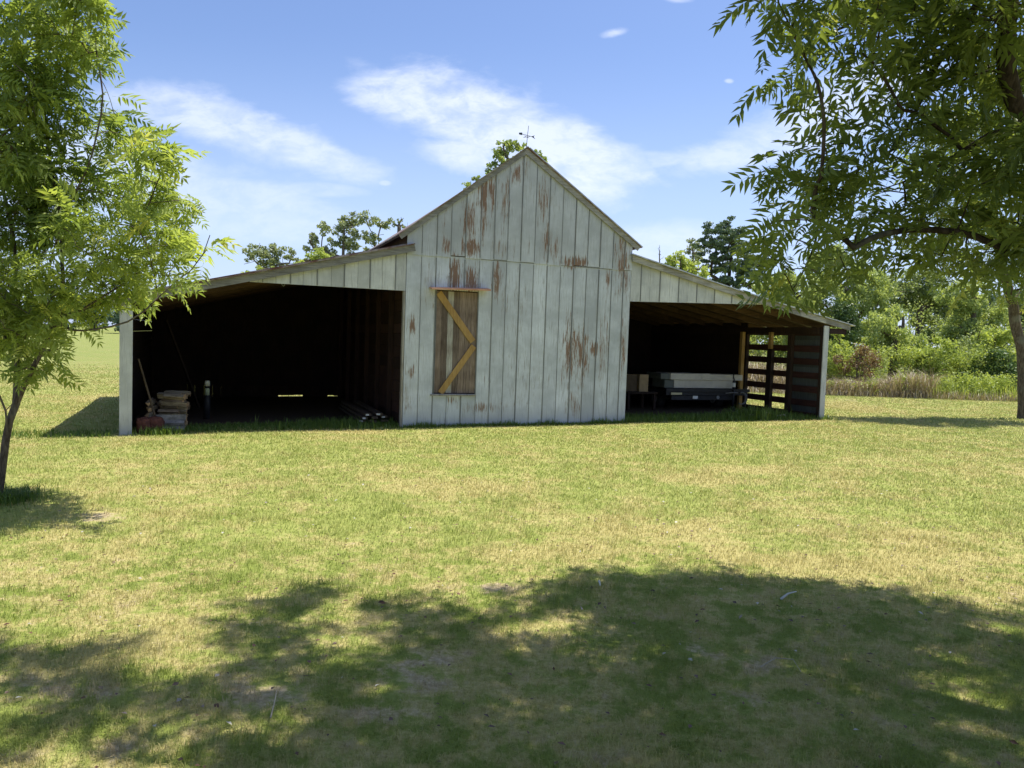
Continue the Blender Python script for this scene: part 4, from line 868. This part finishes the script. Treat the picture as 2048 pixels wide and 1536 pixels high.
# right shed
rw_ = [(4.45, .0), (10.10, .0)]
def rcurve(u): return rz_(u)-.035*math.sin(math.pi*np.clip((u-4.45)/5.65, 0, 1))
re = MB(); us = np.linspace(4.43, 10.02, 9)
for a, c in zip(us[:-1], us[1:]): re.prism([(a, rcurve(a)), (c, rcurve(c)), (c, rcurve(c)-.115), (a, rcurve(a)-.115)], -.075, -.048)
re.build('rake_board', M_rake, barn)
rr2 = MB(); us = np.linspace(4.41, 10.12, 10)
for a, c in zip(us[:-1], us[1:]):
    j = random.uniform(0, .006); rr2.prism([(a, rcurve(a)+.002), (c, rcurve(c)+.002), (c, rcurve(c)+.022+j), (a, rcurve(a)+.022+j)], -.115-random.uniform(0, .015), LEN+.1)
rr2.build('roof', M_tin, barn)
rd = MB(); us = np.linspace(4.46, 10.05, 9)
for a, c in zip(us[:-1], us[1:]): rd.prism([(a, rcurve(a)-.002), (c, rcurve(c)-.002), (c, rcurve(c)-.024), (a, rcurve(a)-.024)], -.045, LEN+.08)
rd.build('roof_deck', M_under, barn)
for wq in np.arange(.55, LEN, .75):
    rf = MB()
    for a, c in zip(us[:-1], us[1:]): rf.prism([(a, rcurve(a)-.026), (c, rcurve(c)-.026), (c, rcurve(c)-.14), (a, rcurve(a)-.14)], wq, wq+.045)
    rf.build('rafter', M_under, barn)
lintel(4.452, 7.80, lambda u: rcurve(u)-.10, lambda u: 2.43+.03*(u-4.45), 'lintel_boards')
post(9.33, 9.46, rcurve(9.38)-.15, -.03, -.004, 'corner_board'); post(9.345, 9.45, rcurve(9.38)-.17, -.002, .10, 'corner_post', M_dark)
pl = MB(); pl.box((9.30, .112, 1.96), (9.42, LEN, 2.12)); pl.build('wall_plate', M_dark, barn)
uc = MB()
for zc in (1.636, 1.345, 1.04, .73, .42, .14):
    uc.box((9.345, .115, zc-.07), (9.367, 2.55, zc+.07), jit=.003)
uc.box((9.345, .115, 1.93), (9.367, 2.55, 1.958))
uc.build('side_slats', M_slat, barn)
cs = MB(); z = -.2
while z < 1.95: cs.box((9.372, .115, z), (9.392, .93, z+.2025)); z += .203
cs.build('corner_sheathing', wood('dull_grey_sheathing', (.045, .05, .048), (.085, .095, .09)), barn)
for bx_ in (((9.25, .88, -.2), (9.343, 1.0, 1.955)), ((9.25, 1.52, -.2), (9.343, 1.68, 1.60)), ((9.26, 2.44, -.2), (9.343, 2.56, 1.955))): sp = MB(); sp.box(*bx_); sp.build('wall_stud', M_dark, barn)
sb_ = MB(); z = -.2
while z < 2.10: sb_.box((9.345, 2.56, z), (9.37+random.uniform(0, .01), LEN, z+.2025)); z += .203
sb_.box((9.372, 2.56, -.2), (9.38, LEN, 2.06))
sb_.build('outer_side_wall', M_dark, barn)
g1 = MB(); g1.box((9.13, 2.46, .0), (9.22, 2.55, 2.0)); g1.build('yellow_post', M_gold, barn)
g2 = MB(); g2.box((9.22, 1.53, 1.605), (9.30, 1.62, 2.0)); g2.build('yellow_post', M_gold, barn)
tail = MB(); tail.box((9.47, -.04, 1.98), (9.95, .0, 2.10), .2); tail.build('eave_lookout', M_redwood, barn)
# hay door
hd = MB(); nb = 7; e_ = np.linspace(hu0+.004, hu1-.004, nb+1); pale = MB()
for i_ in range(nb):
    tgt = pale if i_ == 2 else hd; tgt.box((e_[i_]+.002, .026+random.uniform(0, .004), hz0+.02), (e_[i_+1]-.002, .040, hz1-.02))
door = hd.build('hay_door', M_shut, barn); pale.build('pale_board', M_shutpale, door)
fr = MB(); fr.box((hu0-.002, -.002, hz0), (hu0+.006, .03, hz1)); fr.box((hu1-.006, -.002, hz0), (hu1+.002, .03, hz1)); fr.build('door_jamb', M_seam, door)
def brace(p0, p1, wd_, y):
    mb = MB(); a = Vector(p0); c = Vector(p1); d = (c-a).normalized(); n_ = Vector((-d.y, d.x))*wd_/2
    mb.prism([tuple(a-n_), tuple(c-n_), tuple(c+n_), tuple(a+n_)], y, y+.02, .5); return mb.build('brace', M_gold, door)
q = lambda px, py: wall(px, py)
brace(q(878, 585), q(946, 683), .115, .004); brace(q(948, 692), q(881, 786), .105, .002)
hh = MB(); u0_, z0_ = q(859, 578); u1_, z1_ = q(976, 581)
hh.add([(u0_, -.16, z0_-.014), (u1_, -.16, z1_-.014), (u1_, .0, z1_+.012), (u0_, .0, z0_+.012), (u0_, -.16, z0_+.012), (u1_, -.16, z1_+.012), (u1_, .0, z1_+.040), (u0_, .0, z0_+.040)], [(3, 2, 1, 0), (4, 5, 6, 7), (0, 1, 5, 4), (1, 2, 6, 5), (2, 3, 7, 6), (3, 0, 4, 7)], .6)
hh.build('header_shelf', M_header, door)
sl = MB(); sl.box((hu0-.06, -.035, hz0-.03), (hu1+.004, .02, hz0-.004), .4); sl.build('sill', M_grey, door)

# weather vane on the ridge
bx, by = uw(RU, -.02); wv = empty('weather_vane', (bx, by, RZ+.04), R(22), label='small dark arrow weather vane on the front tip of the ridge', cat='weather vane')
m1 = MB(); m1.tube([(0, 0, -.02), (.012, 0, .18), (.03, 0, .37)], [.006, .005, .004], 6); m1.build('rod', M_iron, wv)
m2 = MB(); m2.tube([(-.10, 0, .205), (.10, 0, .185)], .005, 6); m2.prism([(-.155, .222), (-.095, .232), (-.085, .205), (-.10, .185), (-.15, .192)], -.003, .003); m2.prism([(.10, .19), (.155, .215), (.135, .187), (.165, .150), (.10, .178)], -.003, .003); m2.build('arrow', M_iron, wv)
m3 = MB(); m3.tube([(-.06, -.04, .165), (.06, .04, .165)], .004, 6); m3.tube([(.04, -.06, .165), (-.04, .06, .165)], .004, 6); m3.build('cross_arms', M_iron, wv)

# ------------------------------------------------------------------ left shed contents
def loc(u, w_, z=None):
    x_, y_ = uw(u, w_); return (x_, y_, float(gz(x_, y_)) if z is None else z)
logs = []
for v in range(5):
    mb = MB(); k = random.choice((3, 3, 4)); L = .38; V = []; r = .050; ph = random.random()*6
    rr = [r*random.uniform(.8, 1.2) for _ in range(k)]
    for s in range(5):
        for j in range(k):
            a = ph+2*math.pi*j/k; rj = rr[j]*random.uniform(.85, 1.15); V.append((-L/2+L*s/4, math.cos(a)*rj, math.sin(a)*rj*.85))
    F_ = [(s*k+j, s*k+(j+1) % k, (s+1)*k+(j+1) % k, (s+1)*k+j) for s in range(4) for j in range(k)]; mb.add(V, F_, .5, 0)
    mb.add(V[:k], [tuple(range(k-1, -1, -1))], random.random(), 1); mb.add(V[-k:], [tuple(range(k))], random.random(), 1)
    logs.append(mb)
proto = []
for v, mb in enumerate(logs):
    o = mb.build('firewood_log', [M_log, M_end]); tag(o, 'split firewood log in the stack behind the left corner post', 'firewood', 'split logs in the firewood stack'); proto.append(o)
used = [False]*5
def put_log(u, w_, z, rot=0, sc_=1, tilt=0, label=None, mat_=None):
    v = random.randrange(5); o = proto[v] if not used[v] else proto[v].copy()
    if used[v]: col.objects.link(o)
    used[v] = True; x_, y_ = uw(u, w_); o.location = (x_, y_, z); o.rotation_euler = (random.uniform(0, 6.28), tilt, TH+rot); o.scale = (sc_*random.uniform(.9, 1.08), sc_, sc_)
    if label: o['label'] = label
    return o
g0 = float(gz(*uw(-3.6, .9)))
for row in range(9):
    nn = 14 if row < 8 else 10
    for c_ in range(nn):
        put_log(-3.70+random.uniform(-.07, .07), .62+c_*.080+(row % 2)*.04+random.uniform(-.01, .01), g0+.04+row*.061+random.uniform(-.006, .006), random.uniform(-.24, .24)-.42, random.uniform(.62, 1.12))
for row in range(5):
    for c_ in range(4): put_log(-4.02+random.uniform(-.02, .02), .66+c_*.11, g0+.05+row*.092, random.uniform(-.3, .3)+1.4, .9)
# grey slabs and red lumps at the front of the stack
def rock(name, u, w_, z, dims, mat_, label, cat, group=None, seed=0, rot=0):
    r = np.random.default_rng(seed); V = []; F_ = []; nu, nv = 14, 9
    for i_ in range(nv+1):
        th_ = math.pi*i_/nv
        for j in range(nu):
            a = 2*math.pi*j/nu; d = np.array([math.sin(th_)*math.cos(a), math.sin(th_)*math.sin(a), math.cos(th_)]); d = np.sign(d)*np.abs(d)**.6
            V.append(tuple(d*np.array(dims)*(1+r.normal(0, .05))))
    F_ = [(i_*nu+j, i_*nu+(j+1) % nu, (i_+1)*nu+(j+1) % nu, (i_+1)*nu+j) for i_ in range(nv) for j in range(nu)]
    mb = MB(); mb.add(V, F_); o = mb.build(name, mat_); o.location = loc(u, w_, z); o.rotation_euler = (0, 0, TH+rot); return tag(o, label, cat, group)
gf = float(gz(*uw(-3.6, .3)))
for (u, w_, z, rot, sc3, lab_, sd) in ((-3.70, .20, .05, .05, 1.2, 'lowest flat grey log in front of the firewood stack', 2), (-3.67, .29, .13, -.1, .95, 'thin grey log lying on the lowest log before the firewood', 1), (-3.72, .36, .22, .12, 1.35, 'thick grey bark covered log on top of the two grey logs before the firewood', 4)):
    o = proto[sd].copy(); o.data = proto[sd].data.copy(); o.data.materials.clear(); o.data.materials.append(M_stone); o.data.materials.append(M_stone); col.objects.link(o); x_, y_ = uw(u, w_); o.location = (x_, y_, gf+z); o.rotation_euler = (sd, 0, TH+rot); o.scale = (sc3*.9, sc3*.95, sc3*.95)
    o.name = 'grey_log'; del o['group']; tag(o, lab_, 'log')
rock('clay_lump', -4.10, .22, gf+.11, (.11, .13, .12), M_redclay, 'red brown lump against the foot of the left corner post', 'lump', seed=4)
rock('clay_lump', -3.93, .26, gf+.12, (.13, .12, .12), M_redclay, 'larger red brown lump between the leaning board and the grey slabs', 'lump', seed=5)
# leaning board by the post
def plank(name, a, c, wd_, th, mat_, label, cat, group=None):
    a = Vector(a); c = Vector(c); d = c-a; L = d.length; mb = MB(); mb.box((-wd_/2, -th/2, 0), (wd_/2, th/2, L), .6); o = mb.build(name, mat_, bevel=.003); o.location = a
    o.rotation_mode = 'QUATERNION'; o.rotation_quaternion = d.to_track_quat('Z', 'Y'); return tag(o, label, cat, group)
plank('leaning_board', loc(-3.93, .30, gf+.22), loc(-4.18, .24, gf+1.15), .06, .025, M_lumber, 'rough brown board leaning on the inner side of the left corner post', 'board')
plank('leaning_board', loc(-3.3, 3.2, .05), loc(-3.9, 3.0, 1.75), .14, .03, M_dark, 'dark plank leaning in the gloom behind the firewood stack', 'board')
# canister
cn = empty('canister', loc(-3.16, 2.0), TH, label='pale green canister with a dark band standing behind the firewood stack', cat='canister')
mb = MB(); mb.tube([(0, 0, 0), (0, 0, .30), (0, 0, .43)], [.060, .060, .055], 16); mb.build('body', M_black, cn, True)
mb = MB(); mb.tube([(0, 0, .432), (0, 0, .55), (0, 0, .565)], [.042, .042, .030], 16); mb.build('neck', M_can, cn, True)
mb = MB(); mb.tube([(0, 0, .567), (0, 0, .60)], .046, 16); mb.build('band', M_black, cn, True)
mb = MB(); mb.tube([(0, 0, .602), (0, 0, .69), (0, 0, .70)], [.045, .045, .035], 16); mb.build('cap', plain('cream_cap', (.62, .6, .48), .5, var=.05), cn, True)
# lumber pile at the right side of the left shed
k = 0
lab = ['dark board with a white painted end, %s of the low lumber pile' % s for s in ('bottom left', 'bottom middle', 'bottom right', 'left middle', 'centre middle', 'right middle', 'topmost left', 'topmost right')]
for (u, z, wd_, wh) in ((-.60, .045, .12, 1), (-.42, .04, .14, 0), (-.20, .045, .13, 0), (-.56, .10, .10, 1), (-.38, .105, .11, 0), (-.20, .11, .12, 1), (-.50, .16, .11, 1), (-.30, .165, .13, 1)):
    g = float(gz(*uw(u, .5))); w0_ = .50+random.uniform(-.05, .05); mb = MB(); mb.box((-wd_/2, 0, -.02), (wd_/2, 2.6, .02), .5)
    o = mb.build('lumber_board', M_lumber); o.location = loc(u, w0_, g+z+.03); o.rotation_euler = (0, 0, TH+random.uniform(-.03, .03)); tag(o, lab[k] if wh else lab[k].replace('white painted', 'bare'), 'board', 'boards of the low lumber pile')
    if wh: e2 = MB(); e2.box((-wd_*.42, -.004, -.016), (wd_*.1, -.001, .014), .8); e2.build('painted_end', M_white, o)
    k += 1
rb = MB(); rb.tube([(0, 0, 0), (0, 0, -.10), (.03, 0, -.13), (.05, 0, -.10)], .008, 6); o = rb.build('hanging_hook', M_tin); u_, z_ = wall(564, 577, .5); o.location = loc(u_, .54, lz(u_)-.14); tag(o, 'small pale hook hanging from the left shed rafters', 'hook')

# ------------------------------------------------------------------ right shed contents
tr = empty('utility_trailer', loc(7.85, 2.3), TH, label='low black trailer parked in the right shed under the long beige box', cat='trailer')
mb = MB(); mb.box((-1.02, -.10, .36), (1.32, .0, .50)); mb.box((-1.0, .0, .40), (1.3, 1.9, .46)); mb.box((-1.02, 1.9, .36), (1.32, 2.0, .50)); mb.box((-1.05, -.14, .44), (1.35, -.10, .52), .9); mb.build('deck', M_black, tr, bevel=.006)
mb = MB(); mb.box((-.85, -.06, .24), (.95, .02, .355)); mb.build('rear_bumper', M_black, tr, bevel=.01)
for sx in (-1, 1):
    wh = MB(); a = [(.15+sx*.86-.09, .75, .22), (.15+sx*.86+.09, .75, .22)]; wh.tube(a, .23, 24); wo_ = wh.build('wheel', M_rub, tr, True); h_ = MB(); h_.tube([(.15+sx*.86-.10, .75, .22), (.15+sx*.86+.10, .75, .22)], .12, 16); h_.build('rim', M_tin, wo_)
    fd = MB(); n0 = 9
    for i_ in range(n0):
        a0, a1 = math.pi*i_/n0, math.pi*(i_+1)/n0; x0, x1 = .15+sx*.86-.12, .15+sx*.86+.12
        P4 = [(x0, .75+math.cos(t)*rr0, .22+math.sin(t)*rr0) for t in (a0, a1) for rr0 in (.27, .285)]; Q4 = [(x1, p[1], p[2]) for p in P4]
        fd.add([P4[0], P4[1], P4[3], P4[2], Q4[0], Q4[1], Q4[3], Q4[2]], [(0, 1, 2, 3), (7, 6, 5, 4), (0, 4, 5, 1), (1, 5, 6, 2), (2, 6, 7, 3), (3, 7, 4, 0)], .4)
    fd.build('fender', M_black, tr)
mb = MB(); mb.box((-.92, -.150, .375), (-.62, -.142, .425), .5); mb.build('reflector', M_amber, tr)
mb = MB(); mb.box((-.26, -.080, .275), (-.12, -.064, .345), .5); mb.build('plate', M_label, tr)
mb = MB(); mb.tube([(.46, -.085, .31), (.46, -.063, .31)], .042, 16); mb.build('light', M_hose, tr)
mb = MB(); mb.tube([(.83, -.18, .1), (.83, -.18, .50)], .03, 10); mb.tube([(.83, -.18, .0), (.83, -.18, .1)], .045, 10); mb.build('jack', M_black, tr, True)
hs = MB()
for kx in range(3): hs.tube([(1.05+(.13+.006*kx)*math.cos(a), -.20-.022*kx, .30+(.14)*math.sin(a)) for a in np.linspace(-2.2, 1.9, 18)], .010, 6)
hs.tube([(.62, -.16, .42), (.8, -.2, .44), (.95, -.2, .43)], .012, 6); o = hs.build('coiled_cable', M_hose, None); o.location = loc(7.85, 2.3); o.rotation_euler = (0, 0, TH); tag(o, 'grey cable coil hanging on the right end of the black trailer', 'cable')
bxo = empty('storage_box', loc(7.85, 2.35, .50+float(gz(*uw(7.85, 2.35)))), TH, label='long beige plastic box with a wide lid lying on the black trailer', cat='box')
mb = MB(); mb.box((-.72, 0, .02), (1.02, .55, .22), .5); mb.build('body', M_beige, bxo, bevel=.012)
mb = MB(); mb.box((-.86, -.05, .222), (.02, .60, .37), .55); mb.box((.024, -.05, .222), (1.22, .60, .36), .5); mb.box((.02, -.058, .27), (.25, -.048, .375), .4); mb.box((-.86, -.053, .222), (1.22, -.049, .235), .2); mb.build('lid', M_beige, bxo, bevel=.01)
mb = MB(); mb.box((-1.12, -.04, .225), (-.87, .60, .365), .5); mb.box((-.98, .01, .02), (-.73, .55, .215), .5); mb.build('grey_end', M_beiged, bxo, bevel=.01)
mb = MB(); mb.box((.93, -.066, .26), (.955, -.049, .40), .5); mb.build('strap', M_black, bxo)
bt = empty('bottle', loc(8.68, 2.12, .515+float(gz(*uw(8.6, 2.2)))), TH, label='dark bottle with a white label standing before the beige box', cat='bottle')
mb = MB(); mb.tube([(0, 0, .0), (0, 0, .17), (0, 0, .20), (0, 0, .215), (0, 0, .26)], [.038, .038, .03, .016, .016], 14); mb.build('glass', M_black, bt, True)
mb = MB(); mb.tube([(0, 0, .05), (0, 0, .155)], .0395, 14, cap=False); mb.build('paper_label', M_label, bt, True)
# cardboard carton on a dark bench
u_c, z_c = wall(1278, 782, 2.6)
bn = empty('work_bench', loc(u_c-.05, 2.6), TH, label='low dark wooden bench carrying the cardboard carton in the right shed', cat='bench')
ztop = z_c-float(gz(*uw(u_c, 2.6)))
mb = MB(); mb.box((-.40, -.25, ztop-.05), (.42, .4, ztop-.004)); mb.build('bench_top', M_dark, bn)
for sx in (-.36, .34):
    for sy in (-.2, .33): mb = MB(); mb.box((sx, sy, 0), (sx+.06, sy+.06, ztop-.052)); mb.build('leg', M_dark, bn)
ct = empty('carton', loc(u_c, 2.55, z_c), TH, label='upright brown cardboard carton just inside the right shed', cat='carton')
mb = MB(); mb.box((-.12, -.15, 0), (.12, .15, .40), .6); mb.build('carton_body', M_card, ct, bevel=.004)
mb = MB(); mb.box((-.12, -.152, .402), (-.004, .15, .408)); mb.box((.004, -.152, .402), (.12, .15, .408)); mb.build('flaps', M_cardd, ct)
o2 = empty('carton', loc(u_c-.30, 2.62, z_c), TH, label='dark shaded carton left of the upright brown carton', cat='carton'); mb = MB(); mb.box((-.16, -.15, 0), (.16, .15, .38), .6); mb.build('carton_body', M_cardd, o2, bevel=.004); mb = MB(); mb.box((-.16, -.152, .382), (.16, .15, .388)); mb.build('flaps', M_card, o2)
# a bent dead branch and leafy stems in front of the trailer
def twig(name, pts, r, mat_, label, cat='twig', group=None):
    mb = MB(); pts = [Vector(p) for p in pts]; n_ = len(pts); mb.tube(pts, [r*(1-.6*i_/(n_-1)) for i_ in range(n_)], 6); o = mb.build(name, mat_, None, True); return tag(o, label, cat, group)
M_straw = wood('bleached_twig', (.34, .30, .22), (.55, .50, .40))
tw = [((7.6, .35), (7.75, .3), (8.0, .45)), ((7.95, .25), (8.2, .35), (8.6, .30)), ((7.9, .3), (8.05, .5), (8.15, .75)), ((8.2, .2), (8.5, .15), (8.75, .3))]
for i_, t3 in enumerate(tw):
    pts = [Vector(loc(u, w_))+Vector((0, 0, .04+.16*random.random()*(j % 2))) for j, (u, w_) in enumerate(t3)]
    twig('fallen_branch', pts, .016, M_straw, 'pale dead branch lying in the weeds before the black trailer', 'branch', 'dead branches in front of the trailer')

# ------------------------------------------------------------------ litter on the lawn
def gpz(px, py, dz): p = gp(px, py); return (p[0], p[1], p[2]+dz)
twig('fallen_stick', [gpz(1562, 1204, .02), gpz(1575, 1198, .035), gpz(1592, 1192, .03)], .009, M_white, 'short whitish stick on the shaded grass edge right of centre', 'stick')
twig('fallen_stick', [gpz(1520, 1342, .02), gpz(1550, 1335, .05), gpz(1585, 1338, .05), gpz(1602, 1352, .02)], .0035, M_straw, 'curved straw coloured stem in the shade right of centre', 'stick')
twig('fallen_stick', [gpz(541, 1445, .02), gpz(548, 1430, .05), gpz(553, 1416, .08)], .004, M_straw, 'thin upright straw in the shade left of centre', 'stick')
twig('fallen_stick', [gpz(1198, 1168, .02), gpz(1200, 1180, .03)], .008, M_white, 'tiny pale stick at the shade edge near the middle', 'stick')
lv = []; NL = 1500
LX = RNG.uniform(-4, 4.5, NL); LY = RNG.uniform(2.6, 9, NL)**1.0
V_, F_, T_ = place_templates([LEAFQ], np.stack([LX, LY, gz(LX, LY)+.02], -1), np.stack([RNG.normal(0, 1, NL), RNG.normal(0, 1, NL), RNG.normal(0, .15, NL)], -1), RNG.uniform(.012, .038, NL), RNG.random(NL), .5)
tag(np_mesh('fallen_leaves', V_, [F_], leaf_mat('dry_fallen_leaf', (.06, .028, .018), (.15, .075, .045), (.50, .48, .42), .1), tint=T_), 'scattered dry brown leaves and pale bits on the lawn', 'fallen leaves', kind='stuff')
